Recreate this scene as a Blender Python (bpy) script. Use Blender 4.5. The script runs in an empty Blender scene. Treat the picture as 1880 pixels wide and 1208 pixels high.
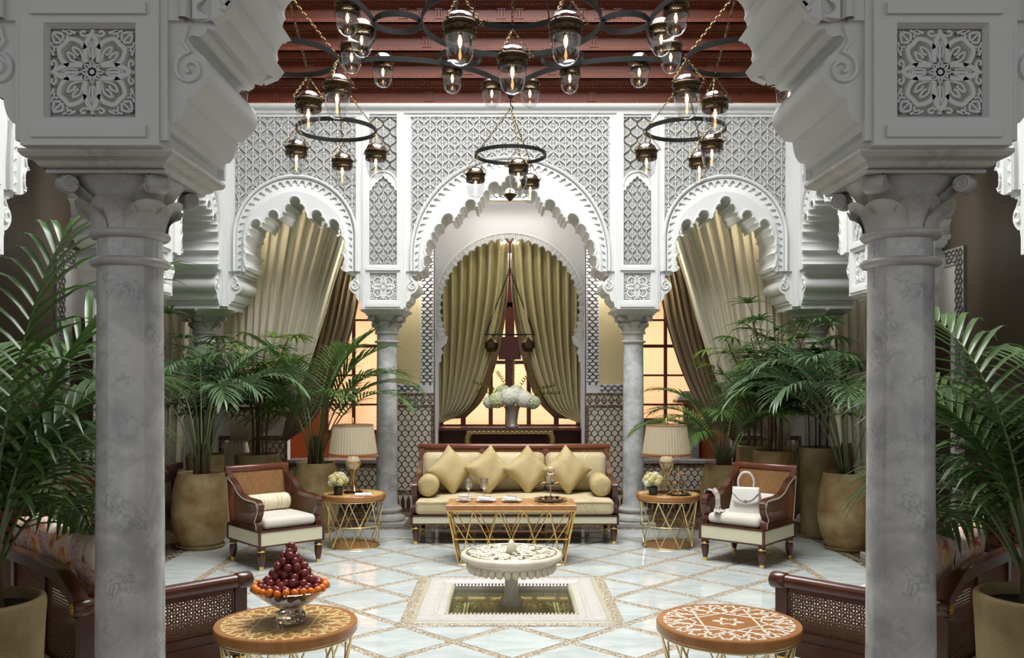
import bpy, math, random
from math import sin, cos, pi, sqrt, radians
from mathutils import Vector, Matrix
from mathutils.geometry import tessellate_polygon
random.seed(7)
S = bpy.context.scene
COL = S.collection

# ------------------------------------------------------------------ camera
cam = bpy.data.cameras.new('camera')
cam.sensor_width = 36.0
cam.lens = 36.0 * 1650 / 1880
cam.shift_x = 8 / 1880
cam.shift_y = 91 / 1880
cam.clip_end = 200
camo = bpy.data.objects.new('camera', cam)
camo.location = (-0.03, 0, 1.75)
camo.rotation_euler = (pi / 2, 0, 0)
COL.objects.link(camo)
S.camera = camo

# ------------------------------------------------------------------ world and large lights
w = bpy.data.worlds.new('world')
S.world = w
w.use_nodes = True
w.node_tree.nodes['Background'].inputs[0].default_value = (0.98, 0.99, 1.0, 1)
w.node_tree.nodes['Background'].inputs[1].default_value = 0.52

def area(name, loc, rot, sx, sy, power, col=(1, 1, 1)):
    l = bpy.data.lights.new(name, 'AREA')
    l.shape = 'RECTANGLE'
    l.size, l.size_y = sx, sy
    l.energy = power
    l.color = col
    o = bpy.data.objects.new(name, l)
    o.location = loc
    o.rotation_euler = rot
    COL.objects.link(o)
    return o

area('skylight_daylight', (0, 7.125, 8.7), (0, 0, 0), 5.4, 5.4, 1420, (1.0, 0.995, 0.985))
area('patio_daylight', (0, 14.2, 4.6), (radians(-38), 0, 0), 8.0, 1.6, 1250, (1.0, 0.94, 0.86))

S.view_settings.view_transform = 'Standard'
S.view_settings.look = 'None'
S.view_settings.exposure = 0.40
S.view_settings.gamma = 1.0
S.view_settings.use_curve_mapping = False
try:
    S.cycles.use_denoising = True
    S.cycles.max_bounces = 8
    S.cycles.transparent_max_bounces = 12
    S.cycles.sample_clamp_indirect = 6.0
    S.cycles.caustics_reflective = False
    S.cycles.caustics_refractive = False
except Exception:
    pass

# ------------------------------------------------------------------ materials
def _nt(name):
    m = bpy.data.materials.new(name)
    m.use_nodes = True
    nt = m.node_tree
    b = nt.nodes['Principled BSDF']
    return m, nt, b

def _coords(nt, scale=(1, 1, 1), rot=(0, 0, 0), rnd=False, world=False):
    if world:
        tc = nt.nodes.new('ShaderNodeNewGeometry')
        src = tc.outputs['Position']
    else:
        tc = nt.nodes.new('ShaderNodeTexCoord')
        src = tc.outputs['Object']
    mp = nt.nodes.new('ShaderNodeMapping')
    mp.inputs['Scale'].default_value = scale
    mp.inputs['Rotation'].default_value = rot
    if rnd:
        oi = nt.nodes.new('ShaderNodeObjectInfo')
        ml = nt.nodes.new('ShaderNodeMath'); ml.operation = 'MULTIPLY'; ml.inputs[1].default_value = 37.0
        ad = nt.nodes.new('ShaderNodeVectorMath'); ad.operation = 'ADD'
        nt.links.new(oi.outputs['Random'], ml.inputs[0])
        nt.links.new(src, ad.inputs[0]); nt.links.new(ml.outputs[0], ad.inputs[1])
        nt.links.new(ad.outputs[0], mp.inputs['Vector'])
    else:
        nt.links.new(src, mp.inputs['Vector'])
    return mp.outputs['Vector']

def _noise(nt, vec, scale, detail=4, rough=.55, dist=0):
    n = nt.nodes.new('ShaderNodeTexNoise')
    n.inputs['Scale'].default_value = scale
    n.inputs['Detail'].default_value = detail
    n.inputs['Roughness'].default_value = rough
    n.inputs['Distortion'].default_value = dist
    nt.links.new(vec, n.inputs['Vector'])
    return n.outputs['Fac']

def _ramp(nt, fac, stops):
    r = nt.nodes.new('ShaderNodeValToRGB')
    e = r.color_ramp.elements
    while len(e) < len(stops): e.new(0.5)
    for i, (p, c) in enumerate(stops):
        e[i].position = p
        e[i].color = (c[0], c[1], c[2], 1)
    nt.links.new(fac, r.inputs['Fac'])
    return r.outputs['Color']

def _bump(nt, b, h, strength, dist=0.01):
    bp = nt.nodes.new('ShaderNodeBump')
    bp.inputs['Strength'].default_value = strength
    bp.inputs['Distance'].default_value = dist
    nt.links.new(h, bp.inputs['Height'])
    nt.links.new(bp.outputs['Normal'], b.inputs['Normal'])

def mat(name, col, rough=.5, metal=0., var=None, bump=None, coat=0, spec=None, emit=None, sheen=0, stretch=(1, 1, 1), trans=0, world=False, rnd=False):
    """plain material; var = (second colour, noise scale, contrast), bump = (scale, strength)"""
    m, nt, b = _nt(name)
    b.inputs['Base Color'].default_value = (*col, 1)
    b.inputs['Roughness'].default_value = rough
    b.inputs['Metallic'].default_value = metal
    if spec is not None: b.inputs['Specular IOR Level'].default_value = spec
    if coat:
        b.inputs['Coat Weight'].default_value = coat
        b.inputs['Coat Roughness'].default_value = .08
    if sheen: b.inputs['Sheen Weight'].default_value = sheen
    if emit:
        b.inputs['Emission Color'].default_value = (*emit[0], 1)
        b.inputs['Emission Strength'].default_value = emit[1]
    if var or bump:
        v = _coords(nt, stretch, rnd=rnd, world=world)
    if var:
        c2, sc, k = var
        f = _noise(nt, v, sc, 5)
        c = _ramp(nt, f, [(.5 - .5 / k, c2), (.5 + .5 / k, col)])
        nt.links.new(c, b.inputs['Base Color'])
    if bump:
        _bump(nt, b, _noise(nt, v, bump[0], 3), bump[1])
    if trans:
        out = nt.nodes['Material Output']
        t = nt.nodes.new('ShaderNodeBsdfTranslucent')
        t.inputs['Color'].default_value = (*col, 1)
        if var: nt.links.new(c, t.inputs['Color'])
        mx = nt.nodes.new('ShaderNodeMixShader')
        mx.inputs[0].default_value = trans
        nt.links.new(b.outputs[0], mx.inputs[1]); nt.links.new(t.outputs[0], mx.inputs[2])
        nt.links.new(mx.outputs[0], out.inputs['Surface'])
    return m

def marble(name, base, vein, cloud, scale=1.0, rough=.12, rnd=False, vein_amt=.5, stretch=(1, 1, 1), rot=(0, 0, 0)):
    m, nt, b = _nt(name)
    v = _coords(nt, stretch, rot, rnd=rnd)
    n1 = _noise(nt, v, 1.6 * scale, 6, .6, .6)
    n2 = _noise(nt, v, 5.0 * scale, 9, .68, 1.1)
    c1 = _ramp(nt, n1, [(.36, cloud), (.62, base)])
    ab = nt.nodes.new('ShaderNodeMath'); ab.operation = 'SUBTRACT'; ab.inputs[1].default_value = .5
    nt.links.new(n2, ab.inputs[0])
    aa = nt.nodes.new('ShaderNodeMath'); aa.operation = 'ABSOLUTE'
    nt.links.new(ab.outputs[0], aa.inputs[0])
    msk = _noise(nt, v, 2.3 * scale, 3)
    vr = _ramp(nt, aa.outputs[0], [(0.0, (1, 1, 1)), (.035, (0, 0, 0))])
    mm = _ramp(nt, msk, [(.48, (0, 0, 0)), (.62, (vein_amt,) * 3)])
    ml = nt.nodes.new('ShaderNodeMix'); ml.data_type = 'RGBA'; ml.blend_type = 'MULTIPLY'
    ml.inputs[0].default_value = 1
    nt.links.new(vr, ml.inputs[6]); nt.links.new(mm, ml.inputs[7])
    mx = nt.nodes.new('ShaderNodeMix'); mx.data_type = 'RGBA'
    nt.links.new(ml.outputs[2], mx.inputs[0])
    nt.links.new(c1, mx.inputs[6])
    mx.inputs[7].default_value = (*vein, 1)
    nt.links.new(mx.outputs[2], b.inputs['Base Color'])
    b.inputs['Roughness'].default_value = rough
    return m

def wood(name, c1, c2, rough=.25, stretch=(1, 1, 14), coat=.4, scale=2.2):
    m, nt, b = _nt(name)
    v = _coords(nt, stretch)
    f = _noise(nt, v, scale, 6, .6, .4)
    c = _ramp(nt, f, [(.3, c1), (.7, c2)])
    nt.links.new(c, b.inputs['Base Color'])
    b.inputs['Roughness'].default_value = rough
    b.inputs['Coat Weight'].default_value = coat
    b.inputs['Coat Roughness'].default_value = .1
    return m

def glass(name, col=(1, 1, 1), rough=.02, ior=1.45):
    m, nt, b = _nt(name)
    b.inputs['Base Color'].default_value = (*col, 1)
    b.inputs['Roughness'].default_value = rough
    b.inputs['IOR'].default_value = ior
    b.inputs['Transmission Weight'].default_value = 1
    return m

def thin_glass(name, tint=(.95, .97, .97), refl=.12, rough=.03, k=1.0):
    """a single-sheet pane or thin blown glass: mostly clear, with a sharp reflection that grows at grazing angles"""
    m, nt, b = _nt(name)
    nt.nodes.remove(b)
    out = nt.nodes['Material Output']
    t = nt.nodes.new('ShaderNodeBsdfTransparent'); t.inputs[0].default_value = (*tint, 1)
    g = nt.nodes.new('ShaderNodeBsdfGlossy'); g.inputs['Roughness'].default_value = rough
    fr = nt.nodes.new('ShaderNodeLayerWeight'); fr.inputs['Blend'].default_value = .5
    pw = nt.nodes.new('ShaderNodeMath'); pw.operation = 'POWER'; pw.inputs[1].default_value = 4.0
    nt.links.new(fr.outputs['Facing'], pw.inputs[0])
    ad = nt.nodes.new('ShaderNodeMath'); ad.operation = 'MULTIPLY_ADD'
    ad.inputs[1].default_value = .85 * k; ad.inputs[2].default_value = refl
    nt.links.new(pw.outputs[0], ad.inputs[0])
    mx = nt.nodes.new('ShaderNodeMixShader')
    nt.links.new(ad.outputs[0], mx.inputs[0])
    nt.links.new(t.outputs[0], mx.inputs[1]); nt.links.new(g.outputs[0], mx.inputs[2])
    nt.links.new(mx.outputs[0], out.inputs['Surface'])
    return m

def tessera(name, cols, scale, rough=.25, rot=0., edge=(.12, .1, .08), world=False):
    """small mosaic tesserae: random cell colours with dark joints"""
    m, nt, b = _nt(name)
    v = _coords(nt, (1, 1, 1), (0, 0, rot), world=world)
    vo = nt.nodes.new('ShaderNodeTexVoronoi'); vo.distance = 'CHEBYCHEV'
    vo.inputs['Scale'].default_value = scale; vo.inputs['Randomness'].default_value = .25
    nt.links.new(v, vo.inputs['Vector'])
    sp = nt.nodes.new('ShaderNodeSeparateColor')
    nt.links.new(vo.outputs['Color'], sp.inputs[0])
    c = _ramp(nt, sp.outputs[0], [(i / max(1, len(cols) - 1) * .8 + .1, k) for i, k in enumerate(cols)])
    d = _ramp(nt, vo.outputs['Distance'], [(.40, (1, 1, 1)), (.5, edge)])
    mx = nt.nodes.new('ShaderNodeMix'); mx.data_type = 'RGBA'; mx.blend_type = 'MULTIPLY'; mx.inputs[0].default_value = 1
    nt.links.new(c, mx.inputs[6]); nt.links.new(d, mx.inputs[7])
    nt.links.new(mx.outputs[2], b.inputs['Base Color'])
    b.inputs['Roughness'].default_value = rough
    return m

def floral(name, ground, cols, scale):
    m, nt, b = _nt(name)
    v = _coords(nt, (1, 1, 1), rnd=True)
    f = _noise(nt, v, scale, 2, .5, 2.2)
    st = [(.0, ground), (.44, ground)]
    for i, c in enumerate(cols):
        st.append((.47 + i * .055, c))
    r = _ramp(nt, f, st)
    nt.links.new(r, b.inputs['Base Color'])
    b.inputs['Roughness'].default_value = .8
    b.inputs['Sheen Weight'].default_value = .2
    return m

MT = {}
MT['plaster'] = mat('white_carved_plaster', (.70, .715, .71), .55, bump=(60, .05))
MT['plaster_groove'] = mat('grey_plaster_ground', (.36, .355, .33), .7)  # darker grey puts groove shade, along with grime, into the ground colour
MT['plaster_gallery'] = mat('lilac_white_plaster', (.62, .62, .65), .7)
MT['tan_wall'] = mat('olive_tan_wall', (.60, .51, .30), .7, var=((.54, .46, .26), 3, 2), bump=(40, .05))
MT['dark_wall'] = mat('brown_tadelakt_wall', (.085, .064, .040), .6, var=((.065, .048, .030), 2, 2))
MT['terracotta_wall'] = mat('terracotta_wall', (.50, .14, .04), .6)
MT['peach_wall'] = mat('peach_outdoor_wall', (.82, .56, .34), .8, var=((.76, .48, .27), 1.5, 2))
MT['marble_col'] = marble('grey_veined_marble', (.66, .67, .67), (.18, .19, .20), (.42, .43, .435), 3.2, .09, vein_amt=.62, rot=(.5, .3, 0))
MT['marble_tile'] = marble('white_floor_marble', (.62, .67, .66), (.34, .39, .39), (.49, .545, .54), 2.2, .07, rnd=True, vein_amt=.45, stretch=(1, 2.2, 1))
MT['marble_cap'] = marble('cream_marble', (.58, .58, .56), (.22, .22, .22), (.46, .46, .45), 2.2, .3, vein_amt=.5)
MT['marble_cream'] = marble('cream_fountain_marble', (.68, .63, .52), (.44, .37, .26), (.60, .54, .43), 3, .3, vein_amt=.3)
MT['granite'] = mat('grey_granite', (.36, .34, .35), .2, var=((.16, .15, .16), 60, 3))
MT['wood_cove'] = wood('red_cedar', (.105, .021, .009), (.17, .038, .015), .45, (1, 1, 8), .0, 2.5)
MT['wood'] = wood('dark_mahogany', (.050, .013, .007), (.105, .028, .014), .28, (1, 1, 1), .3, 5)
MT['wood_red'] = wood('red_mahogany', (.12, .030, .013), (.20, .055, .024), .28, (1, 1, 1), .5, 5)
MT['wood_bead'] = mat('polished_red_bead', (.36, .13, .065), .18, coat=.5)  # base colour lightened towards orange to paint in the bead glints
MT['wood_dark'] = mat('dark_carved_wood', (.045, .022, .014), .5, bump=(80, .5))
MT['wood_honey'] = wood('honey_wood', (.36, .15, .045), (.46, .20, .065), .28, (8, 1, 1), .3, 3)
MT['cane'] = mat('golden_cane', (.48, .26, .10), .5, var=((.30, .14, .05), 30, 2))
MT['cane_dark'] = mat('brown_cane', (.17, .075, .036), .5)
MT['ivory'] = mat('ivory_inlay', (.66, .63, .46), .45)
MT['brass'] = mat('polished_brass', (.86, .58, .20), .2, 1)
MT['brass_pale'] = mat('pale_brass', (.83, .68, .36), .25, 1)
MT['bronze'] = mat('aged_bronze', (.10, .068, .035), .42, 1, var=((.04, .03, .018), 30, 2))
MT['iron'] = mat('black_iron', (.010, .011, .011), .5, .0, spec=.3)
MT['chrome'] = mat('mercury_glass', (.86, .86, .88), .12, 1)
MT['chain'] = mat('brass_chain', (.22, .16, .075), .35, 1)
MT['glass'] = thin_glass('blown_glass', (.95, .96, .97), .14)
MT['pane'] = thin_glass('window_glass', (.97, .97, .95), .08)
MT['crystal'] = glass('crystal', (1, 1, 1), .02, 1.5)
MT['bulb'] = mat('glowing_bulb', (1, .8, .5), .4, emit=((1, .52, .18), 9))
MT['gold_fabric'] = marble('gold_brocade', (.60, .52, .34), (.36, .27, .13), (.54, .45, .26), 2.6, .7, rnd=True, vein_amt=.9)
MT['gold_deep'] = marble('gold_brocade_pillow', (.54, .43, .22), (.32, .22, .09), (.47, .36, .16), 3.0, .65, rnd=True, vein_amt=.9)
MT['white_fabric'] = mat('off_white_canvas', (.64, .605, .53), .85, bump=(200, .1))
MT['sheer'] = mat('cream_sheer', (.84, .80, .67), .85, trans=.40)
MT['olive'] = mat('olive_taffeta', (.45, .39, .17), .48, sheen=.4, bump=(90, .12))
MT['olive_back'] = mat('bronze_taffeta', (.25, .17, .08), .5, sheen=.3)
MT['pot'] = mat('ochre_clay', (.47, .36, .18), .65, var=((.27, .145, .045), 4.5, 3.2), bump=(70, .25), rnd=True)
MT['pot_olive'] = mat('olive_clay', (.36, .29, .14), .65, var=((.21, .135, .05), 4.0, 3.0), bump=(70, .25), rnd=True)
MT['soil'] = mat('dark_soil', (.03, .02, .012), .95, bump=(50, .8))
MT['leaf'] = mat('kentia_leaf', (.11, .20, .04), .33, var=((.05, .115, .035), 4, 2), trans=.18, rnd=True)
MT['leaf_blue'] = mat('blue_green_leaf', (.13, .21, .10), .30, var=((.075, .145, .065), 4, 2), trans=.15, rnd=True)
MT['leaf_lime'] = mat('fresh_green_leaf', (.16, .27, .035), .35, var=((.09, .17, .03), 4, 2), trans=.22, rnd=True)
MT['stem'] = mat('green_stem', (.11, .15, .05), .5)
MT['trunk'] = mat('fibrous_stem', (.14, .085, .04), .85, var=((.06, .04, .02), 20, 2), bump=(50, .6))
MT['window_wood'] = mat('oxblood_window_wood', (.11, .026, .018), .35)
MT['velvet'] = mat('olive_gold_velvet', (.30, .24, .10), .7, var=((.16, .12, .05), 5, 3), sheen=.6)
MT['silver'] = mat('silver_plate', (.72, .70, .66), .2, 1)
MT['china'] = mat('white_china', (.80, .80, .78), .15)
MT['napkin'] = mat('white_linen', (.78, .78, .76), .85)
MT['grape'] = mat('red_grape', (.13, .016, .022), .18, var=((.26, .05, .04), 18, 2), rnd=True)
MT['kumquat'] = mat('orange_kumquat', (.80, .20, .012), .3)
MT['water'] = thin_glass('pool_water', (.80, .82, .66), .05, .06, .45)
MT['pool_marble'] = marble('pinkish_white_marble', (.60, .575, .545), (.44, .40, .36), (.52, .495, .465), 4, .3, vein_amt=.3)
MT['petal'] = mat('cream_petal', (.90, .86, .76), .7, trans=.2)
MT['petal_white'] = mat('white_floret', (.86, .87, .78), .7, trans=.2)
MT['petal_yellow'] = mat('pale_yellow_petal', (.80, .74, .40), .7, trans=.2)
MT['leather'] = mat('white_leather', (.68, .66, .61), .4, bump=(120, .08))
MT['zellige_dark'] = tessera('dark_zellige', [(.08, .028, .016), (.30, .24, .15), (.05, .025, .016), (.20, .16, .10)], 55)
MT['band'] = tessera('tan_mosaic', [(.36, .28, .18), (.62, .56, .44), (.44, .36, .25), (.70, .65, .54)], 62, .25, pi / 4)
MT['dado'] = mat('cream_zellige', (.54, .50, .41), .35, var=((.48, .44, .35), 30, 2))
MT['dado_line'] = mat('grey_zellige_line', (.30, .26, .20), .4)
MT['black_white'] = tessera('black_white_mosaic', [(.03, .025, .02), (.6, .56, .46), (.04, .03, .025), (.5, .46, .38)], 42)
MT['gallery_floor'] = tessera('brown_gallery_zellige', [(.16, .10, .055), (.30, .22, .14), (.10, .06, .035)], 26)
MT['pool_floor'] = tessera('olive_pool_mosaic', [(.27, .24, .12), (.38, .35, .20), (.32, .28, .15)], 60)
MT['floral'] = floral('pink_yellow_floral_print', (.84, .72, .62), [(.74, .20, .26), (.84, .74, .64), (.86, .52, .08), (.66, .14, .20), (.34, .04, .07)], 4.6)
MT['stripe'] = None

def _stripe():
    m, nt, b = _nt('gold_striped_silk')
    v = _coords(nt, (1, 0.02, 0.02))
    f = _noise(nt, v, 22, 2, .6)
    c = _ramp(nt, f, [(.34, (.30, .19, .07)), (.42, (.74, .62, .38)), (.55, (.78, .73, .60)), (.66, (.62, .46, .22)), (.75, (.76, .70, .58))])
    nt.links.new(c, b.inputs['Base Color']); b.inputs['Roughness'].default_value = .6
    return m
MT['stripe'] = _stripe()

# ------------------------------------------------------------------ mesh helpers
class MB:
    def __init__(s): s.v = []; s.f = []
    def add(s, vs, fs):
        o = len(s.v); s.v.extend([tuple(p) for p in vs]); s.f.extend([tuple(i + o for i in f) for f in fs]); return s
    def box(s, x0, x1, y0, y1, z0, z1):
        vs = [(x, y, z) for z in (z0, z1) for y in (y0, y1) for x in (x0, x1)]
        return s.add(vs, [(0, 2, 3, 1), (4, 5, 7, 6), (0, 1, 5, 4), (2, 6, 7, 3), (0, 4, 6, 2), (1, 3, 7, 5)])
    def bbox(s, x0, x1, y0, y1, z0, z1, b=.004):
        """box with chamfered top edge"""
        b = min(b, (x1 - x0) * .4, (y1 - y0) * .4)
        vs = []
        for (d, z) in ((0, z0), (0, z1 - b), (b, z1)):
            vs += [(x0 + d, y0 + d, z), (x1 - d, y0 + d, z), (x1 - d, y1 - d, z), (x0 + d, y1 - d, z)]
        fs = [(3, 2, 1, 0), (8, 9, 10, 11)]
        for r in (0, 4):
            for i in range(4):
                j = (i + 1) % 4; fs.append((r + i, r + j, r + 4 + j, r + 4 + i))
        return s.add(vs, fs)
    def prism(s, poly, t0, t1, fr, caps=True):
        """poly: 2-D outline (a, b); extruded from depth t0 to t1 through fr(a, b, c) -> xyz"""
        n = len(poly)
        vs = [fr(a, b, t0) for a, b in poly] + [fr(a, b, t1) for a, b in poly]
        fs = [(i, (i + 1) % n, n + (i + 1) % n, n + i) for i in range(n)]
        if caps:
            tr = tessellate_polygon([[Vector((a, b, 0)) for a, b in poly]])
            fs += [tuple(t) for t in tr] + [tuple(n + i for i in reversed(t)) for t in tr]
        return s.add(vs, fs)
    def lathe(s, prof, n=24, c=(0, 0, 0), a0=0., a1=2 * pi, wob=None, cap=True):
        full = abs(a1 - a0 - 2 * pi) < 1e-6
        m = n if full else n + 1
        vs = []
        for r, z in prof:
            for k in range(m):
                a = a0 + (a1 - a0) * k / n
                rr = r * (wob(a, z) if wob else 1)
                vs.append((c[0] + rr * cos(a), c[1] + rr * sin(a), c[2] + z))
        fs = []
        for i in range(len(prof) - 1):
            for k in range(n):
                k2 = (k + 1) % m
                fs.append((i * m + k, i * m + k2, (i + 1) * m + k2, (i + 1) * m + k))
        if full and cap:
            if prof[0][0] > 1e-5: fs.append(tuple(reversed(range(m))))
            if prof[-1][0] > 1e-5: fs.append(tuple((len(prof) - 1) * m + k for k in range(m)))
        return s.add(vs, fs)
    def tube(s, pts, r, n=8, closed=False, caps=True):
        P = [Vector(p) for p in pts]; N = len(P)
        R = r if isinstance(r, (list, tuple)) else [r] * N
        vs = []; up = None
        for i in range(N):
            if closed: t = P[(i + 1) % N] - P[i - 1]
            else: t = P[min(i + 1, N - 1)] - P[max(i - 1, 0)]
            if t.length < 1e-9: t = Vector((0, 0, 1))
            t.normalize()
            if up is None:
                up = Vector((0, 0, 1)) if abs(t.z) < .9 else Vector((1, 0, 0))
            a = t.cross(up)
            if a.length < 1e-6: a = t.cross(Vector((0, 1, 0)))
            a.normalize(); b = a.cross(t); b.normalize(); up = b
            for k in range(n):
                q = 2 * pi * k / n
                vs.append(P[i] + (a * cos(q) + b * sin(q)) * R[i])
        fs = []
        for i in range(N if closed else N - 1):
            j = (i + 1) % N
            for k in range(n):
                k2 = (k + 1) % n
                fs.append((i * n + k, i * n + k2, j * n + k2, j * n + k))
        if not closed and caps:
            fs.append(tuple(reversed(range(n)))); fs.append(tuple((N - 1) * n + k for k in range(n)))
        return s.add(vs, fs)
    def sweep(s, path, sec, fr, closed=False):
        """sweep a section [(off, c)] along a 2-D path [(a, b)]; off is along the path normal; mapped by fr(a, b, c)"""
        N = len(path); n = len(sec); vs = []
        for i in range(N):
            if closed: p0, p1 = path[i - 1], path[(i + 1) % N]
            else: p0, p1 = path[max(i - 1, 0)], path[min(i + 1, N - 1)]
            dx, dy = p1[0] - p0[0], p1[1] - p0[1]
            l = sqrt(dx * dx + dy * dy) or 1
            nx, ny = -dy / l, dx / l
            for (o, c) in sec: vs.append(fr(path[i][0] + nx * o, path[i][1] + ny * o, c))
        fs = []
        for i in range(N if closed else N - 1):
            j = (i + 1) % N
            for k in range(n - 1):
                fs.append((i * n + k, i * n + k + 1, j * n + k + 1, j * n + k))
        return s.add(vs, fs)
    def ribbon(s, path, wd, h, fr, closed=False):
        return s.sweep(path, [(-wd / 2, 0), (-wd * .28, h), (wd * .28, h), (wd / 2, 0)], fr, closed)
    def sphere(s, c, r, n=12, m=8, sc=(1, 1, 1)):
        prof = [(max(1e-6, r * sin(pi * i / m)), -r * cos(pi * i / m)) for i in range(m + 1)]
        vs = []
        for (q, z) in prof:
            for k in range(n):
                a = 2 * pi * k / n
                vs.append((c[0] + q * cos(a) * sc[0], c[1] + q * sin(a) * sc[1], c[2] + z * sc[2]))
        fs = [(i * n + k, i * n + (k + 1) % n, (i + 1) * n + (k + 1) % n, (i + 1) * n + k) for i in range(m) for k in range(n)]
        return s.add(vs, fs)
    def grid(s, fn, nu, nv, closed_u=False):
        mu = nu if closed_u else nu + 1
        vs = [fn(i / nu, j / nv) for j in range(nv + 1) for i in range(mu)]
        fs = [(j * mu + i, j * mu + (i + 1) % mu, (j + 1) * mu + (i + 1) % mu, (j + 1) * mu + i) for j in range(nv) for i in range(nu)]
        return s.add(vs, fs)
    def rbox(s, c, size, r, n=6, puff=0., rz=0.):
        """rounded box (cushion); puff swells the top and bottom"""
        hx, hy, hz = size[0] / 2, size[1] / 2, size[2] / 2
        r = min(r, hx, hy, hz)
        def pt(q):
            cl = [max(-h + r, min(h - r, v)) for v, h in zip(q, (hx, hy, hz))]
            d = Vector([a - b for a, b in zip(q, cl)])
            if d.length > 1e-9: d = d.normalized() * r
            p = Vector(cl) + d
            u, v = p.x / hx, p.y / hy
            p.z += (1 if p.z > 0 else -1) * puff * max(0, 1 - u * u) * max(0, 1 - v * v) * (abs(p.z) / hz)
            x, y = p.x * cos(rz) - p.y * sin(rz), p.x * sin(rz) + p.y * cos(rz)
            return (c[0] + x, c[1] + y, c[2] + p.z)
        def lin(h):
            o = []
            for k in (0, .35, .75, 1): o.append(-h + r * k)
            m = max(1, int((2 * h - 2 * r) / .08))
            for k in range(1, m): o.append(-h + r + (2 * h - 2 * r) * k / m)
            for k in (1, .75, .35, 0): o.append(h - r * k)
            o2 = [o[0]]
            for q in o[1:]:
                if q - o2[-1] > 1e-6: o2.append(q)
            return o2
        L = [lin(hx), lin(hy), lin(hz)]
        for ax in range(3):
            a, b = [(1, 2), (2, 0), (0, 1)][ax]
            for sg in (-1, 1):
                h = (hx, hy, hz)[ax]
                A, B = L[a], L[b]
                vs = []
                for vb in B:
                    for va in A:
                        q = [0, 0, 0]; q[ax] = sg * h; q[a] = va; q[b] = vb
                        vs.append(pt(q))
                m = len(A)
                fs = []
                for j in range(len(B) - 1):
                    for i in range(m - 1):
                        f = (j * m + i, j * m + i + 1, (j + 1) * m + i + 1, (j + 1) * m + i)
                        fs.append(f if sg > 0 else tuple(reversed(f)))
                s.add(vs, fs)
        return s
    def mesh(s, name, m, smooth=40, merge=False):
        me = bpy.data.meshes.new(name)
        me.from_pydata(s.v, [], s.f)
        me.materials.append(m)
        if smooth:
            me.polygons.foreach_set('use_smooth', [True] * len(me.polygons))
            if smooth < 180:
                try: me.set_sharp_from_angle(angle=radians(smooth))
                except Exception: pass
        me.update()
        return me
    def build(s, name, m, parent=None, smooth=40, loc=None, rot=None):
        o = bpy.data.objects.new(name, s.mesh(name, m, smooth))
        COL.objects.link(o)
        if parent is not None: o.parent = parent
        if loc is not None: o.location = loc
        if rot is not None: o.rotation_euler = rot
        return o

def merged(mb, tol=1e-4):
    """weld coincident vertices of an MB"""
    key = {}; idx = []; nv = []
    for p in mb.v:
        k = (round(p[0] / tol), round(p[1] / tol), round(p[2] / tol))
        if k not in key: key[k] = len(nv); nv.append(p)
        idx.append(key[k])
    nf = []
    for f in mb.f:
        g = []
        for i in f:
            j = idx[i]
            if not g or g[-1] != j: g.append(j)
        if len(g) > 1 and g[0] == g[-1]: g.pop()
        if len(g) > 2: nf.append(tuple(g))
    mb.v, mb.f = nv, nf
    return mb

def tag(o, label, cat, group=None):
    o['label'] = label; o['category'] = cat
    if group: o['group'] = group
    return o

def thing(name, label, cat, loc=(0, 0, 0), rz=0., group=None):
    o = bpy.data.objects.new(name, None)
    o.empty_display_size = .05
    COL.objects.link(o)
    o.location = loc; o.rotation_euler = (0, 0, rz)
    return tag(o, label, cat, group)

def struct(o, label=None):
    o['kind'] = 'structure'
    if label: o['label'] = label
    return o

def inst(me, name, parent=None, loc=None, rot=None, scale=None):
    o = bpy.data.objects.new(name, me)
    COL.objects.link(o)
    if parent is not None: o.parent = parent
    if loc is not None: o.location = loc
    if rot is not None: o.rotation_euler = rot
    if scale is not None: o.scale = scale
    return o

def dup(root, loc=None, rz=None, label=None, group=None):
    kids = [o for o in COL.objects if o.parent is root]
    r = root.copy(); COL.objects.link(r)
    if loc is not None: r.location = loc
    if rz is not None: r.rotation_euler = (0, 0, rz)
    if label: r['label'] = label
    if group: r['group'] = group
    for ch in kids:
        g = [o for o in COL.objects if o.parent is ch]
        c = ch.copy(); COL.objects.link(c); c.parent = r
        for q in g:
            d = q.copy(); COL.objects.link(d); d.parent = c
    return r

XZ = lambda y: (lambda a, b, c: (a, y - c, b))        # plane facing -y, c proud towards -y
XZb = lambda y: (lambda a, b, c: (a, y + c, b))       # plane facing +y
XY = lambda z: (lambda a, b, c: (a, b, z + c))
def arc(cx, cy, r, a0, a1, n):
    return [(cx + r * cos(a0 + (a1 - a0) * i / n), cy + r * sin(a0 + (a1 - a0) * i / n)) for i in range(n + 1)]
def smooth_path(pts, n=6):
    """Catmull-Rom through points (any dimension)"""
    P = [Vector(p) for p in pts]; out = []
    for i in range(len(P) - 1):
        p0 = P[i - 1] if i else P[0] * 2 - P[1]
        p1, p2 = P[i], P[i + 1]
        p3 = P[i + 2] if i + 2 < len(P) else P[-1] * 2 - P[-2]
        for k in range(n):
            t = k / n
            out.append(.5 * ((2 * p1) + (p2 - p0) * t + (2 * p0 - 5 * p1 + 4 * p2 - p3) * t * t + (3 * p1 - p0 - 3 * p2 + p3) * t ** 3))
    out.append(P[-1])
    return [tuple(p) for p in out]
CY = 7.125          # court centre depth
HF = 3.37           # half width of the court
# ================================================================== STRUCTURE
# ---------------------------------------------------------------- relief helpers
def clip_stroke(mb, path, wd, h, fr, inside):
    run = []
    for p in path + [None]:
        if p is not None and inside(p[0], p[1]): run.append(p); continue
        if len(run) > 1: mb.ribbon(run, wd, h, fr)
        run = []

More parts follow.
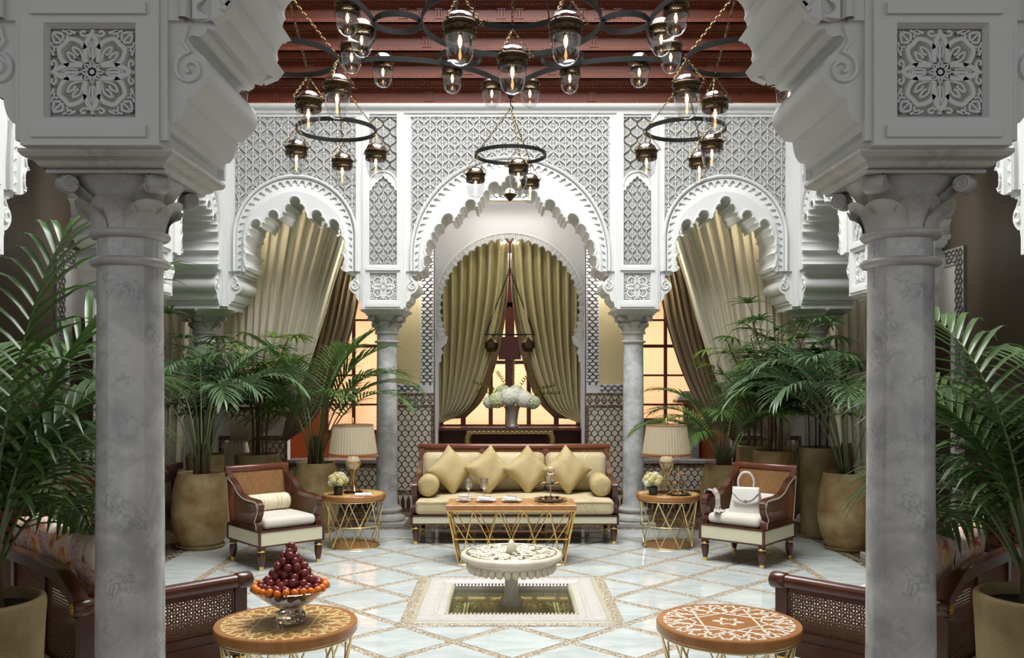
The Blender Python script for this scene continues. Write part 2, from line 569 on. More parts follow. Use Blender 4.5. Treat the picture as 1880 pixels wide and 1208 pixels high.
def ogee(cx, cz, w, h, n=8, k=.145):
    """the four S-curves of one ogee diamond"""
    out = []
    for sx in (-1, 1):
        for sz in (-1, 1):
            out.append([(cx + sx * .5 * w * (t / n - k * sin(2 * pi * t / n)), cz + sz * .5 * h * (1 - t / n)) for t in range(n + 1)])
    return out

def palmette(cx, cz, w, h):
    o = []
    o.append([(cx, cz - .36 * h), (cx, cz + .30 * h)])
    for s in (-1, 1):
        o.append([(cx + s * w * a, cz + h * b) for a, b in ((0, -.30), (.10, -.27), (.19, -.16), (.22, -.03), (.15, .03), (.11, -.04), (.13, -.10))])
        o.append([(cx + s * w * a, cz + h * b) for a, b in ((0, -.06), (.07, .02), (.14, .10), (.09, .17), (.04, .13))])
        o.append([(cx + s * w * a, cz + h * b) for a, b in ((0, .12), (.05, .22), (0, .34))])
        o.append([(cx + s * w * a, cz + h * b) for a, b in ((.05, -.40), (.16, -.32), (.27, -.20), (.33, -.04))])
    return o

def lattice(mb, x0, x1, z0, z1, w, h, fr, keep, wd=.012, ht=.02, fancy=True, big=False):
    ins = lambda a, b: x0 <= a <= x1 and z0 <= b <= z1 and keep(a, b)
    nx = int((x1 - x0) / w) + 2; nz = int((z1 - z0) / h * 2) + 3
    xc = (x0 + x1) / 2
    for j in range(-1, nz):
        for i in range(-nx, nx):
            cx = xc + (i + .5 * (j % 2)) * w; cz = z1 - j * h / 2
            if cx < x0 - w or cx > x1 + w or not (z0 - h < cz < z1 + h): continue
            if not any(ins(cx + a * w * .5, cz + b * h * .5) for a, b in ((0, 0), (1, 0), (-1, 0), (0, 1), (0, -1))): continue
            for st in ogee(cx, cz, w, h)[1::2]: clip_stroke(mb, st, wd, ht, fr, ins)
            for st in ogee(cx, cz, w, h)[0::2]: clip_stroke(mb, st, wd, ht, fr, ins)
            if fancy:
                q = 1.0
                if False and ins(cx, cz - h * .4) and ins(cx, cz + h * .4) and ins(cx - w * .4, cz) and ins(cx + w * .4, cz):
                    og = ogee(cx, cz, w * .86, h * .86)
                    pl = og[3] + og[2][::-1] + og[0] + og[1][::-1]
                    pp = []
                    for p_ in pl:
                        if not pp or abs(p_[0] - pp[-1][0]) + abs(p_[1] - pp[-1][1]) > 1e-6: pp.append(p_)
                    if abs(pp[0][0] - pp[-1][0]) + abs(pp[0][1] - pp[-1][1]) < 1e-6: pp.pop()
                    mb.prism(pp, 0, ht * .5, fr)
                for st in palmette(cx, cz, w, h): clip_stroke(mb, st, wd * .62 * q, ht * .8 * q, fr, ins)

def rosette(mb, cx, cz, s, fr, h=.02):
    """square carved panel: eight-lobed flower in a field of curling leaves; s = panel side"""
    def P(a, r): return (cx + s * r * cos(a), cz + s * r * sin(a))
    for k in range(4):
        a = k * pi / 2
        pts = [P(a - .62, .13), P(a - .33, .24), P(a - .20, .33), P(a, .44), P(a + .20, .33), P(a + .33, .24), P(a + .62, .13)]
        mb.ribbon(smooth_path(pts, 3), .030 * s / .32, h, fr)
        inner = [P(a - .15, .17), P(a - .14, .27), P(a, .36), P(a + .14, .27), P(a + .15, .17)]
        mb.ribbon(smooth_path(inner, 3), .010 * s / .32, h * .8, fr)
        mb.ribbon([P(a, .15), P(a, .33)], .016 * s / .32, h * .7, fr)
        b = a + pi / 4
        pts = [P(b - .52, .28), P(b - .42, .37), P(b - .2, .46), P(b, .455), P(b + .2, .46), P(b + .42, .37), P(b + .52, .28)]
        mb.ribbon(smooth_path(pts, 3), .028 * s / .32, h, fr)
        for sg in (-1, 1):
            leaf = [P(b, .14), P(b + sg * .22, .22), P(b + sg * .26, .30), P(b + sg * .12, .37), P(b + sg * .05, .30), P(b + sg * .12, .25)]
            mb.ribbon(smooth_path(leaf, 3), .014 * s / .32, h * .8, fr)
            c = [P(b + sg * .02, .50), P(b + sg * .12, .56), P(b + sg * .05, .62), P(b + sg * .02, .64)]
            mb.ribbon(smooth_path(c, 3), .014 * s / .32, h * .85, fr)
            e = [P(a + sg * .10, .44), P(a + sg * .22, .43), P(a + sg * .30, .47), P(a + sg * .22, .49), P(a + sg * .16, .465)]
            mb.ribbon(smooth_path(e, 3), .014 * s / .32, h * .8, fr)
            e = [P(a + sg * .40, .49), P(a + sg * .48, .53), P(a + sg * .55, .56), P(a + sg * .50, .50)]
            mb.ribbon(smooth_path(e, 3), .016 * s / .32, h * .8, fr)
            e = [P(b + sg * .14, .50), P(b + sg * .22, .545), P(b + sg * .16, .60)]
            mb.ribbon(smooth_path(e, 3), .012 * s / .32, h * .7, fr)
        mb.ribbon([P(b, .50), P(b, .66)], .012 * s / .32, h * .8, fr)
        mb.ribbon([P(a, .445), P(a, .495)], .02 * s / .32, h * .8, fr)
    for k in range(8):
        a = k * pi / 4
        mb.ribbon([P(a, .03), P(a + .25, .09), P(a, .14), P(a - .25, .09), P(a, .03)], .012 * s / .32, h * .9, fr)
    mb.prism([P(k * pi / 4, .055) for k in range(8)], 0, h * .9, fr)

def curl(cx, cz, r, s, turns=1.6, a0=pi / 2, n=22):
    return [(cx + s * r * (1 - .86 * t / n) * cos(a0 - turns * 2 * pi * t / n), cz + r * (1 - .86 * t / n) * sin(a0 - turns * 2 * pi * t / n)) for t in range(n + 1)]

# ---------------------------------------------------------------- arcade wall
ZT = 4.94; ZB = 2.56; TH = .60
def corbel(e):
    return [(e, ZB), (e, 2.615), (e - .025, 2.62), (e - .03, 2.645), (e - .05, 2.65), (e - .068, 2.675), (e - .078, 2.71), (e - .08, 2.735), (e - .105, 2.74),
            (e - .14, 2.77), (e - .162, 2.805), (e - .165, 2.84), (e - .15, 2.875), (e - .12, 2.90), (e - .095, 2.925), (e - .088, 2.945), (e - .10, 2.955), (e - .13, 2.95), (e - .15, 2.962), (e - .155, 2.98), (e - .185, 2.972), (e - .19, 2.995), (e - .21, 3.015), (e - .235, 3.008)]
SIDE = [(.545, 3.012), (.527, 3.045), (.562, 3.10), (.525, 3.20), (.562, 3.30), (.520, 3.41), (.510, 3.49), (.443, 3.597), (.41, 3.52), (.38, 3.50), (.345, 3.555), (.307, 3.62), (.244, 3.70),
        (.205, 3.61), (.17, 3.597), (.135, 3.63), (.107, 3.68), (.055, 3.776), (0, 3.86)]
CENT = [(1.0, 3.012), (.975, 3.045), (1.0, 3.10), (.945, 3.18), (.970, 3.27), (.905, 3.36), (.880, 3.45), (.800, 3.54), (.72, 3.663), (.675, 3.59), (.645, 3.571), (.61, 3.62), (.58, 3.66), (.52, 3.74),
        (.452, 3.825), (.41, 3.755), (.376, 3.74), (.345, 3.80), (.31, 3.86), (.25, 3.93), (.19, 4.028), (.135, 3.985), (.097, 3.977), (.055, 4.03), (0, 4.10)]
BS = [(.60, 2.99), (.605, 3.25), (.585, 3.46), (.50, 3.66), (.30, 3.83), (.13, 3.905), (0, 3.93)]
BC = [(1.055, 2.99), (1.045, 3.25), (.96, 3.51), (.785, 3.77), (.52, 3.98), (.25, 4.11), (0, 4.165)]

def scalloped(pts, dip=.028):
    """small cusped lobes along each step of the profile"""
    out = [pts[0]]
    for (a, b), (c, d) in zip(pts, pts[1:]):
        l = sqrt((c - a) ** 2 + (d - b) ** 2)
        if l > .05:
            nx, ny = (d - b) / l, -(c - a) / l     # towards the masonry
            k = min(dip, l * .26)
            for t, q in ((.12, .55), (.3, .92), (.5, 1.), (.7, .92), (.88, .55)):
                out.append((a + (c - a) * t + nx * k * q, b + (d - b) * t + ny * k * q))
        out.append((c, d))
    return out

def half(e, L): return corbel(e) + scalloped(L)
def whole(cx, e, L):
    h = half(e, L)
    return [(cx - a, b) for a, b in h] + [(cx + a, b) for a, b in reversed(h[:-1])]
SX, SE, CE = 2.505, .785, 1.24
OUT = [(-HF, ZT), (-HF, ZB)] + whole(-SX, SE, SIDE) + whole(0, CE, CENT) + whole(SX, SE, SIDE) + [(HF, ZB), (HF, ZT)]
mb = MB()
mb.prism(OUT, 0, TH, lambda a, b, c: (a, HF + c, b))
arcade_mesh = mb.mesh('arcade', MT['plaster'], 35)

def arch_bits(cx, e, L, B, zc, r, fr, out):
    """scalloped archivolt, sloping band and lobed lambrequin of one arch, on the face given by fr"""
    Ls = scalloped(L)
    Bs = smooth_path(B, 5)
    # lobed plate
    full = [(cx - a, b) for a, b in Ls] + [(cx + a, b) for a, b in reversed(Ls[:-1])]
    back = [(cx + a, b) for a, b in Bs] + [(cx - a, b) for a, b in reversed(Bs[:-1])]
    out['lambrequin'].prism(full + back, 0, .05, fr)
    edge = [(cx - a, b) for a, b in L] + [(cx + a, b) for a, b in reversed(L[:-1])]
    edge = [p for p in edge]
    out['lambrequin'].sweep([(p[0], p[1]) for p in full], [(.004, .05), (.008, .062), (.02, .062), (.026, .05)], fr)
    # extrados path (legs + circle), outer ring moulding
    def ext(rr, n):
        p = [(cx + rr, 3.0)] + [(cx + rr, 3.0 + (zc - 3.0) * k / 3) for k in range(1, 3)] + arc(cx, zc, rr, 0, pi, n)
        return p + [(cx - rr, zc - (zc - 3.0) * k / 3) for k in range(1, 3)] + [(cx - rr, 3.0)]
    n = 56
    out['archivolt'].sweep(ext(r, n), [(-.022, 0), (-.022, .045), (-.008, .058), (.008, .05), (.02, .02), (.022, 0)], fr)
    ri = r - .024
    inner = ext(ri, n); sc = []
    L1 = ext(r - .100, n)
    # scallops: notches of about 6 cm along the inner edge
    acc = [0]
    for p, q in zip(L1, L1[1:]): acc.append(acc[-1] + sqrt((p[0] - q[0]) ** 2 + (p[1] - q[1]) ** 2))
    N = int(acc[-1] / .080)
    def at(s):
        for i in range(len(acc) - 1):
            if s <= acc[i + 1] + 1e-9:
                t = (s - acc[i]) / max(1e-9, acc[i + 1] - acc[i])
                p, q = L1[i], L1[i + 1]
                dx, dy = q[0] - p[0], q[1] - p[1]; l = sqrt(dx * dx + dy * dy) or 1
                return (p[0] + dx * t, p[1] + dy * t), (dy / l, -dx / l)
        return L1[-1], (1, 0)
    for k in range(N):
        for u in (0, .12, .2, .35, .5, .65, .8, .88):
            (x, z), (nx, nz) = at((k + u) / N * acc[-1])
            d = 0 if u in (0, .12, .88) else .062 * sin(pi * (u - .12) / .76) ** .5
            sc.append((x + nx * d, z + nz * d))
    out['archivolt'].prism(inner + list(reversed(sc)), 0, .034, fr)
    # sloping band between scallops and lobes
    M = 40
    A = ext(r - .03, n); C = back[:]
    def samp(path, t):
        q = t * (len(path) - 1); i = min(int(q), len(path) - 2); f = q - i
        return (path[i][0] + (path[i + 1][0] - path[i][0]) * f, path[i][1] + (path[i + 1][1] - path[i][1]) * f)
    def resample(path, m):
        ac = [0]
        for p, q in zip(path, path[1:]): ac.append(ac[-1] + sqrt((p[0] - q[0]) ** 2 + (p[1] - q[1]) ** 2))
        o = []
        for k in range(m + 1):
            s = ac[-1] * k / m; i = 0
            while i < len(ac) - 2 and ac[i + 1] < s: i += 1
            t = (s - ac[i]) / max(1e-9, ac[i + 1] - ac[i])
            o.append((path[i][0] + (path[i + 1][0] - path[i][0]) * t, path[i][1] + (path[i + 1][1] - path[i][1]) * t))
        return o
    A = resample(A, M); C = resample(C, M)
    out['band'].grid(lambda u, v: fr(A[round(u * M)][0] + (C[round(u * M)][0] - A[round(u * M)][0]) * v,
                                     A[round(u * M)][1] + (C[round(u * M)][1] - A[round(u * M)][1]) * v, .004 + .046 * v ** 1.5), M, 5)
    # scroll at the springing
    for s in (-1, 1):
        q = cx + s * (e - .085)
        out['scroll'].ribbon([(q - s * .004, 2.985), (q + s * .012, 2.93)] + [(a, b) for a, b in curl(q - s * .012, 2.835, .058, s, 1.5)], .02, .014, fr)

def face_parts(fr, side_arches=True):
    """everything carved on one face of an arcade; returns {name: (MB, material)}"""
    o = {k: MB() for k in ('lambrequin', 'archivolt', 'band', 'scroll', 'carved_lattice', 'panel_ground', 'pilaster', 'pilaster_lattice', 'rosette_panel', 'cornice')}
    arch_bits(0, CE, CENT, BC, 3.17, 1.15, fr, o)
    rc = 1.15
    lattice(o['carved_lattice'], -1.15, 1.15, 3.0, 4.80, .1435, .19, fr, lambda a, b: a * a + (b - 3.17) ** 2 > rc ** 2 and b > 3.17, wd=.013, ht=.022)
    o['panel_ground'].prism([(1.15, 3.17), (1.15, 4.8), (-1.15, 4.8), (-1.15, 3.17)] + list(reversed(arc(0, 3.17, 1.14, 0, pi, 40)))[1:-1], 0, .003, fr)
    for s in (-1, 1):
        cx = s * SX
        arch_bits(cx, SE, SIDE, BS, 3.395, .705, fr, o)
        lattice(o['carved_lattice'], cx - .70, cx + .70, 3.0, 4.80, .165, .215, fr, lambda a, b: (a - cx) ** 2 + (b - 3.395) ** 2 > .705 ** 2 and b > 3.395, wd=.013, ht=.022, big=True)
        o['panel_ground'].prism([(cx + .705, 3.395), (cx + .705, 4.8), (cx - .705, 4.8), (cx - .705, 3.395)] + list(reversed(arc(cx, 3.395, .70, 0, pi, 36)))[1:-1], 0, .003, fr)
        # pilaster over the column
        p = s * 1.48
        P = o['pilaster']
        bx = lambda a0, a1, b0, b1, h: P.prism([(a0, b0), (a1, b0), (a1, b1), (a0, b1)], 0, h, fr)
        bx(p - .24, p - .16, ZB, ZT, .04); bx(p + .16, p + .24, ZB, ZT, .04)
        bx(p - .265, p - .24, ZB + .02, ZT, .025); bx(p + .24, p + .265, ZB + .02, ZT, .025)
        for (b0, b1) in ((ZB, 2.655), (2.985, 3.075), (4.83, ZT)): bx(p - .16, p + .16, b0, b1, .04)
        bx(p - .20, p + .20, 3.01, 3.05, .058); bx(p - .20, p + .20, 2.585, 2.625, .055)
        # bevelled frame of the rosette panel
        for k, (q0, q1) in enumerate((((-.16, -.165), (.16, -.165)), ((.16, -.165), (.16, .165)), ((.16, .165), (-.16, .165)), ((-.16, .165), (-.16, -.165)))):
            zc = 2.82
            f = .92
            vs = [fr(p + q0[0], zc + q0[1], .04), fr(p + q1[0], zc + q1[1], .04), fr(p + q1[0] * f, zc + q1[1] * f, .012), fr(p + q0[0] * f, zc + q0[1] * f, .012)]
            P.add(vs, [(0, 1, 2, 3)])
        o['panel_ground'].prism([(p - .16, 2.655), (p + .16, 2.655), (p + .16, 2.985), (p - .16, 2.985)], 0, .004, fr)
        rosette(o['rosette_panel'], p, 2.82, .30, fr, .022)
        # tall panel with a blind lobed arch
        o['panel_ground'].prism([(p - .16, 3.075), (p + .16, 3.075), (p + .16, 4.83), (p - .16, 4.83)], 0, .003, fr)
        na = [(-.16, 3.92), (-.155, 3.94), (-.13, 3.95), (-.125, 3.985), (-.10, 3.995), (-.09, 4.03), (-.06, 4.04), (-.05, 4.07), (-.02, 4.08), (0, 4.115)]
        na = na + [(-a, b) for a, b in reversed(na[:-1])]
        P.prism([(p - .16, 4.0)] + [(p + a, b + .02) for a, b in arc(0, 3.98, .165, pi, 0, 18)] + [(p + .16, 4.0)] + [(p + a, b) for a, b in reversed(na)], 0, .03, fr)
        P.sweep([(p + a, b + .03) for a, b in arc(0, 3.97, .165, pi, 0, 18)], [(-.012, 0), (-.008, .042), (.008, .042), (.012, 0)], fr)
        lattice(o['pilaster_lattice'], p - .155, p + .155, 3.085, 4.05, .107, .17, fr, lambda a, b: True, wd=.013, ht=.02)
        lattice(o['pilaster_lattice'], p - .155, p + .155, 4.19, 4.82, .155, .19, fr, lambda a, b: True, wd=.010, ht=.016)
        # plain mouldings framing the panels
        for q in (s * 1.195, s * 1.765, s * 3.26): bx(q - .035, q + .035, 3.0, ZT, .02)
        bx(s * 3.33 - .045, s * 3.33 + .045, ZB + .03, ZT, .035)
    C = o['cornice']
    C.sweep([(-HF, 4.84), (HF, 4.84)], [(-.04, 0), (-.04, .022), (-.01, .026), (0, .04), (.03, .045), (.05, .07), (.07, .082), (.10, .085), (.10, 0)], fr)
    return o

FM = {}
for key, fr in (('court', XZ(HF)), ('outer', XZb(HF + TH))):
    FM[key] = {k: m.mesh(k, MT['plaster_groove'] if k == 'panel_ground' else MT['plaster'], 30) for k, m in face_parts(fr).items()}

def arcade(name, k, label, faces):
    o = inst(arcade_mesh, name, None, (0, CY, 0), (0, 0, k * pi / 2))
    struct(o, label)
    for f in faces:
        for key, me in FM[f].items():
            c = inst(me, key, o)
            if key in ('carved_lattice', 'pilaster_lattice'): c['kind'] = 'stuff'
    return o
arcade('wall_back', 0, 'white carved plaster arcade of three lobed arches behind the sofa', ['court'])
arcade('wall_left', 1, 'white carved plaster arcade on the left side of the court', ['court'])
arcade('wall_right', 3, 'white carved plaster arcade on the right side of the court', ['court'])
arcade('wall_front', 2, 'near white plaster arcade with grey carved blocks over the two big columns', ['court', 'outer'])

# corner piers
mb = MB(); mb.box(HF, HF + TH, HF, HF + TH, ZB, ZT)
cm = mb.mesh('corner', MT['plaster'], 30)
for k, nm in ((0, 'wall_corner_back_right'), (1, 'wall_corner_back_left'), (2, 'wall_corner_front_left'), (3, 'wall_corner_front_right')):
    struct(inst(cm, nm, None, (0, CY, 0), (0, 0, k * pi / 2)))

# ---------------------------------------------------------------- columns
def capital_mesh(s=1.0):
    bell, leaves, vol, aba = MB(), MB(), MB(), MB()
    z0 = 2.305
    bell.lathe([(.112, z0), (.118, z0 + .05), (.14, z0 + .11), (.175, z0 + .16), (.20, z0 + .19)], 32)
    def leaf(ang, w, h, lift, tip):
        def fn(u, v):
            q = (u - .5) * 2
            ht = h * (1 - .42 * abs(q) ** 2.4)
            z = z0 + .002 + v * ht
            t = (z - z0) / .19
            r = .124 + .078 * t ** 1.7 + lift + tip * (v ** 5)
            a = ang + q * w * (1 - .12 * v)
            return (r * cos(a), r * sin(a), z)
        leaves.grid(fn, 12, 8)
    for k in range(4):
        leaf(k * pi / 2, .62, .118, .004, .03)
        leaf(k * pi / 2 + pi / 4, .56, .105, .012, .034)
        a = k * pi / 2 + pi / 4
        # tall corner leaf ending in a volute
        def fn(u, v, a=a):
            q = (u - .5) * 2
            z = z0 + .06 + v * .125
            r = .130 + .125 * v ** 1.6
            wd = .075 * (1 - .55 * v)
            return (r * cos(a) - q * wd * sin(a), r * sin(a) + q * wd * cos(a), z)
        leaves.grid(fn, 4, 8)
        cx, cy = .232 * cos(a), .232 * sin(a)
        for t0 in (-.033,):
            prof = [(0.0, -.035), (.03, -.035), (.034, -.028), (.034, .028), (.03, .035), (0, .035)]
            m = MB(); m.lathe([(max(r, 1e-5), z) for r, z in prof], 14)
            for (x, y, z) in m.v: pass
            vs = []
            for (x, y, z) in m.v:      # axis along tangent
                vs.append((cx + x * cos(a) - z * sin(a), cy + x * sin(a) + z * cos(a), z0 + .155 + y))
            vol.add(vs, m.f)
        for sg in (-1, 1):
            sp = curl(0, 0, .028, 1, 1.7)
            vol.tube([(cx + p * cos(a) - sg * .036 * sin(a), cy + p * sin(a) + sg * .036 * cos(a), z0 + .155 + q) for p, q in sp], .0045, 5)
    aba.box(-.215, .215, -.215, .215, 2.492, 2.51)
    hw = [(.215, 2.505), (.225, 2.51), (.235, 2.525), (.262, 2.535), (.272, 2.548), (.272, 2.56)]
    vs = []; fs = []
    for (r, z) in hw: vs += [(-r, -r * 1.1, z), (r, -r * 1.1, z), (r, r * 1.1, z), (-r, r * 1.1, z)]
    for i in range(len(hw) - 1):
        for k in range(4): fs.append((i * 4 + k, i * 4 + (k + 1) % 4, i * 4 + 4 + (k + 1) % 4, i * 4 + 4 + k))
    fs.append(tuple((len(hw) - 1) * 4 + k for k in range(4)))
    aba.add(vs, fs)
    return bell, leaves, vol, aba

def make_column(label):
    t = thing('marble_column', label, 'column', group='marble columns of the arcades')
    sh = MB()
    sh.lathe([(.131, .235), (.129, .30), (.125, 1.0), (.122, 1.7), (.118, 2.31)], 48)
    sh.build('shaft', MT['marble_col'], t, 60)
    for z in (2.19, 2.295):
        r = MB(); r.lathe([(.12, z - .018), (.138, z - .014), (.146, z - .004), (.146, z + .006), (.138, z + .014), (.12, z + .018)], 48)
        r.build('neck_ring', MT['marble_cap'], t, 60)
    bell, leaves, vol, aba = capital_mesh()
    c = bell.build('capital', MT['marble_cap'], t, 50)
    leaves.build('carved_leaf', MT['marble_cap'], c, 50)
    vol.build('volute', MT['marble_cap'], c, 40)
    aba.build('abacus', MT['marble_cap'], t, 20)
    b = MB()
    b.lathe([(.17, .045), (.205, .05), (.222, .075), (.215, .10), (.185, .115), (.165, .135), (.158, .155), (.175, .165), (.182, .185), (.172, .205), (.145, .215), (.137, .24)], 40)
    b.bbox(-.235, .235, -.235, .235, 0, .05, .006)
    b.build('base', MT['marble_cap'], t, 40)
    return t
YC = HF + TH / 2
c0 = make_column('large polished grey marble column, near one beside the left cane settee')
c0.location = (-1.48, CY - YC, 0)
dup(c0, (1.48, CY - YC, 0), label='large polished grey marble column, near one beside the right cane settee')
dup(c0, (-1.48, CY + YC, 0), label='slim distant marble column between left side table and gold sofa')
dup(c0, (1.48, CY + YC, 0), label='slim distant marble column between gold sofa and right side table')
dup(c0, (-YC, CY + 1.48, 0), pi / 2, label='side arcade marble column mostly hidden behind the near left column')
dup(c0, (YC, CY + 1.48, 0), pi / 2, label='side arcade marble column mostly hidden behind the near right column')
dup(c0, (-YC - .0, CY + YC, 0), pi / 4, label='corner marble column half hidden by palms beyond the left armchair')
dup(c0, (YC + .0, CY + YC, 0), pi / 4, label='corner marble column half hidden by palms beyond the right armchair')
dup(c0, (-YC, CY - 1.48, 0), pi / 2, label='marble column of the left side arcade standing just behind the left settee')
dup(c0, (YC, CY - 1.48, 0), pi / 2, label='marble column of the right side arcade standing just behind the right settee')

# ---------------------------------------------------------------- floor
G = .3875; NF = 7; PH = 2 * G
mb = MB()
E = NF * G + .56
for (x0, x1, y0, y1) in ((-HF - .01, HF + .01, PH, HF + .01), (-HF - .01, HF + .01, -HF - .01, -PH), (-HF - .01, -PH, -PH, PH), (PH, HF + .01, -PH, PH)):
    mb.add([(x0, y0, 0), (x1, y0, 0), (x1, y1, 0), (x0, y1, 0)], [(0, 1, 2, 3)])
fl = struct(mb.build('floor', MT['band'], None, 0, (0, CY, 0)), 'white marble diamond floor with tan mosaic bands')
BW = .034
def tile_mesh(poly, nm):
    m = MB(); n = len(poly)
    cx = sum(p[0] for p in poly) / n; cy = sum(p[1] for p in poly) / n
    ins = []
    # inset every edge by half the band width
    L = []
    for i in range(n):
        (x0, y0), (x1, y1) = poly[i], poly[(i + 1) % n]
        dx, dy = x1 - x0, y1 - y0; l = sqrt(dx * dx + dy * dy)
        L.append(((-dy / l, dx / l), x0 * -dy / l + y0 * dx / l + BW))
    def corner(i, extra):
        (n0, c0_), (n1, c1_) = L[i - 1], L[i]
        c0_ += extra; c1_ += extra
        d = n0[0] * n1[1] - n0[1] * n1[0]
        return ((c0_ * n1[1] - c1_ * n0[1]) / d, (n0[0] * c1_ - n1[0] * c0_) / d)
    a = [corner(i, 0) for i in range(n)]; b = [corner(i, .002) for i in range(n)]
    vs = [(x, y, 0) for x, y in a] + [(x, y, .003) for x, y in a] + [(x, y, .004) for x, y in b]
    fs = [tuple(2 * n + i for i in range(n))]
    for r in (0, n):
        for i in range(n): fs.append((r + i, r + (i + 1) % n, r + n + (i + 1) % n, r + n + i))
    m.add(vs, fs)
    return m.mesh(nm, MT['marble_tile'], 0)
T_full = tile_mesh([(G, 0), (0, G), (-G, 0), (0, -G)], 'diamond_tile')
T_half = [tile_mesh(p, 'half_tile') for p in ([(0, -G), (0, G), (-G, 0)], [(G, 0), (-G, 0), (0, -G)], [(0, G), (0, -G), (G, 0)], [(-G, 0), (G, 0), (0, G)])]
# T_half[0]: lies at -x of the line; [1]: at -y; [2]: at +x; [3]: at +y
for i in range(-NF, NF + 1):
    for j in range(-NF, NF + 1):
        if (i + j) % 2 == 0: continue
        if max(abs(i), abs(j)) == NF:
            k = 0 if i == NF else 2 if i == -NF else 1 if j == NF else 3
            inst(T_half[k], 'floor_tile', fl, (i * G, j * G, 0)); continue
        if max(abs(i), abs(j)) < 2: continue
        if max(abs(i), abs(j)) == 2 and min(abs(i), abs(j)) < 2:
            k = 2 if i == 2 else 0 if i == -2 else 3 if j == 2 else 1
            inst(T_half[k], 'floor_tile', fl, (i * G, j * G, 0)); continue
        inst(T_full, 'floor_tile', fl, (i * G, j * G, 0))
# plain marble slabs of the border, split into lengths
b0, b1 = NF * G + .045, HF - .10
slab = {}
def slab_at(x0, x1, y0, y1):
    key = (round(x1 - x0, 3), round(y1 - y0, 3))
    if key not in slab:
        m = MB(); hx, hy = (x1 - x0) / 2 - .0015, (y1 - y0) / 2 - .0015
        m.bbox(-hx, hx, -hy, hy, 0, .004, .0015); slab[key] = m.mesh('border_slab', MT['marble_tile'], 0)
    inst(slab[key], 'border_slab', fl, ((x0 + x1) / 2, (y0 + y1) / 2, 0))
nb = 5
for k in range(nb):
    a0 = -b1 + 2 * b1 * k / nb; a1 = -b1 + 2 * b1 * (k + 1) / nb
    slab_at(a0, a1, b0, b1); slab_at(a0, a1, -b1, -b0)
    c0_ = -b0 + 2 * b0 * k / nb; c1_ = -b0 + 2 * b0 * (k + 1) / nb
    slab_at(b0, b1, c0_, c1_); slab_at(-b1, -b0, c0_, c1_)
m = MB()
for (x0, x1, y0, y1) in ((-HF, HF, HF - .085, HF), (-HF, HF, -HF, -HF + .085), (-HF, -HF + .085, -HF + .085, HF - .085), (HF - .085, HF, -HF + .085, HF - .085)):
    m.box(x0, x1, y0, y1, 0, .0035)
m.build('mosaic_border', MT['black_white'], fl, 0)
# gallery floor
m = MB()
for (x0, x1, y0, y1) in ((-8, 8, CY + HF, 20), (-8, 8, -6, CY - HF), (-8, -HF, CY - HF, CY + HF), (HF, 8, CY - HF, CY + HF)):
    m.add([(x0, y0, -.001), (x1, y0, -.001), (x1, y1, -.001), (x0, y1, -.001)], [(0, 1, 2, 3)])
struct(m.build('floor_gallery', MT['gallery_floor'], None, 0), 'dark brown mosaic floor of the galleries')

# ---------------------------------------------------------------- wooden coving and ceilings
ceil = bpy.data.objects.new('ceiling', None); COL.objects.link(ceil); ceil.location = (0, CY, 0); struct(ceil, 'stepped red cedar ceiling with beaded mouldings')
NC = 8; RI, ST = .262, .15
def square_ring(mb, prof):
    """prof [(half size, z)] swept round a square"""
    vs = []; fs = []
    for (h, z) in prof: vs += [(-h, -h, z), (h, -h, z), (h, h, z), (-h, h, z)]
    for i in range(len(prof) - 1):
        for k in range(4): fs.append((i * 4 + k, i * 4 + 4 + k, i * 4 + 4 + (k + 1) % 4, i * 4 + (k + 1) % 4))
    mb.add(vs, fs)
bead = MB()
bl = 2 * HF
for c in range(NC):
    h = HF - .02 - c * ST; z = ZT + c * RI
    m = MB()
    square_ring(m, [(h + .10, z), (h - .006, z), (h - .006, z + .012), (h + .004, z + .012), (h + .004, z + .034), (h + .03, z + .034), (h + .03, z + .160),
                    (h + .012, z + .160), (h + .012, z + .174), (h - .012, z + .174), (h - .012, z + .182), (h - .020, z + .182), (h - .020, z + .206), (h - .055, z + .206), (h - .060, z + .222),
                    (h - .095, z + .222), (h - .095, z + .236), (h - .115, z + .236), (h - .115, z + RI), (h - ST - .006, z + RI)])
    m.build('cornice_course', MT['wood_cove'], ceil, 0)
    if c < 5:
        b = MB()
        for (dh, dz, r) in ((.004, .023, .011), (.028, .194, .011), (.100, .229, .007)):
            hh = h - dh; n = int(2 * hh / .034)
            for sx, sy, ax in ((0, 1, 0), (-1, 0, 1), (1, 0, 1)):
                for k in range(n):
                    s = -hh + 2 * hh * (k + .5) / n
                    px, py = (s, hh - .004) if ax == 0 else (sx * (hh - .004), s)
                    if ax == 1 and s < -hh * .1: continue
                    zz = z + dz
                    b.add([(px - r, py, zz), (px + r, py, zz), (px, py - r, zz), (px, py + r, zz), (px, py, zz - r), (px, py, zz + r)],
                          [(0, 2, 5), (2, 1, 5), (1, 3, 5), (3, 0, 5), (2, 0, 4), (1, 2, 4), (3, 1, 4), (0, 3, 4)])
        o = b.build('beading', MT['wood_bead'], ceil, 0); o['kind'] = 'stuff'
        # carved brackets on the fascia
        br = MB()
        br.box(-.04, .04, -.014, 0, .052, .158); br.box(-.05, .05, -.022, 0, .045, .062); br.box(-.05, .05, -.02, 0, .148, .165)
        for q in range(6):
            for sx in (-.018, .018): br.sphere((sx, -.016, .072 + q * .014), .006, 5, 4)
        bm_ = br.mesh('bracket', MT['wood_cove'], 30)
        npos = [-2.75, -1.9, -.95, 0, .95, 1.9, 2.75] if c % 2 == 0 else [-2.3, -1.42, -.48, .48, 1.42, 2.3]
        if c == 3: npos = [-1.2, -1.0, -.8, .8, 1.0, 1.2, -.1, .1]
        for x in npos:
            if abs(x) < h - .1: inst(bm_, 'bracket', ceil, (x, h + .03, z))
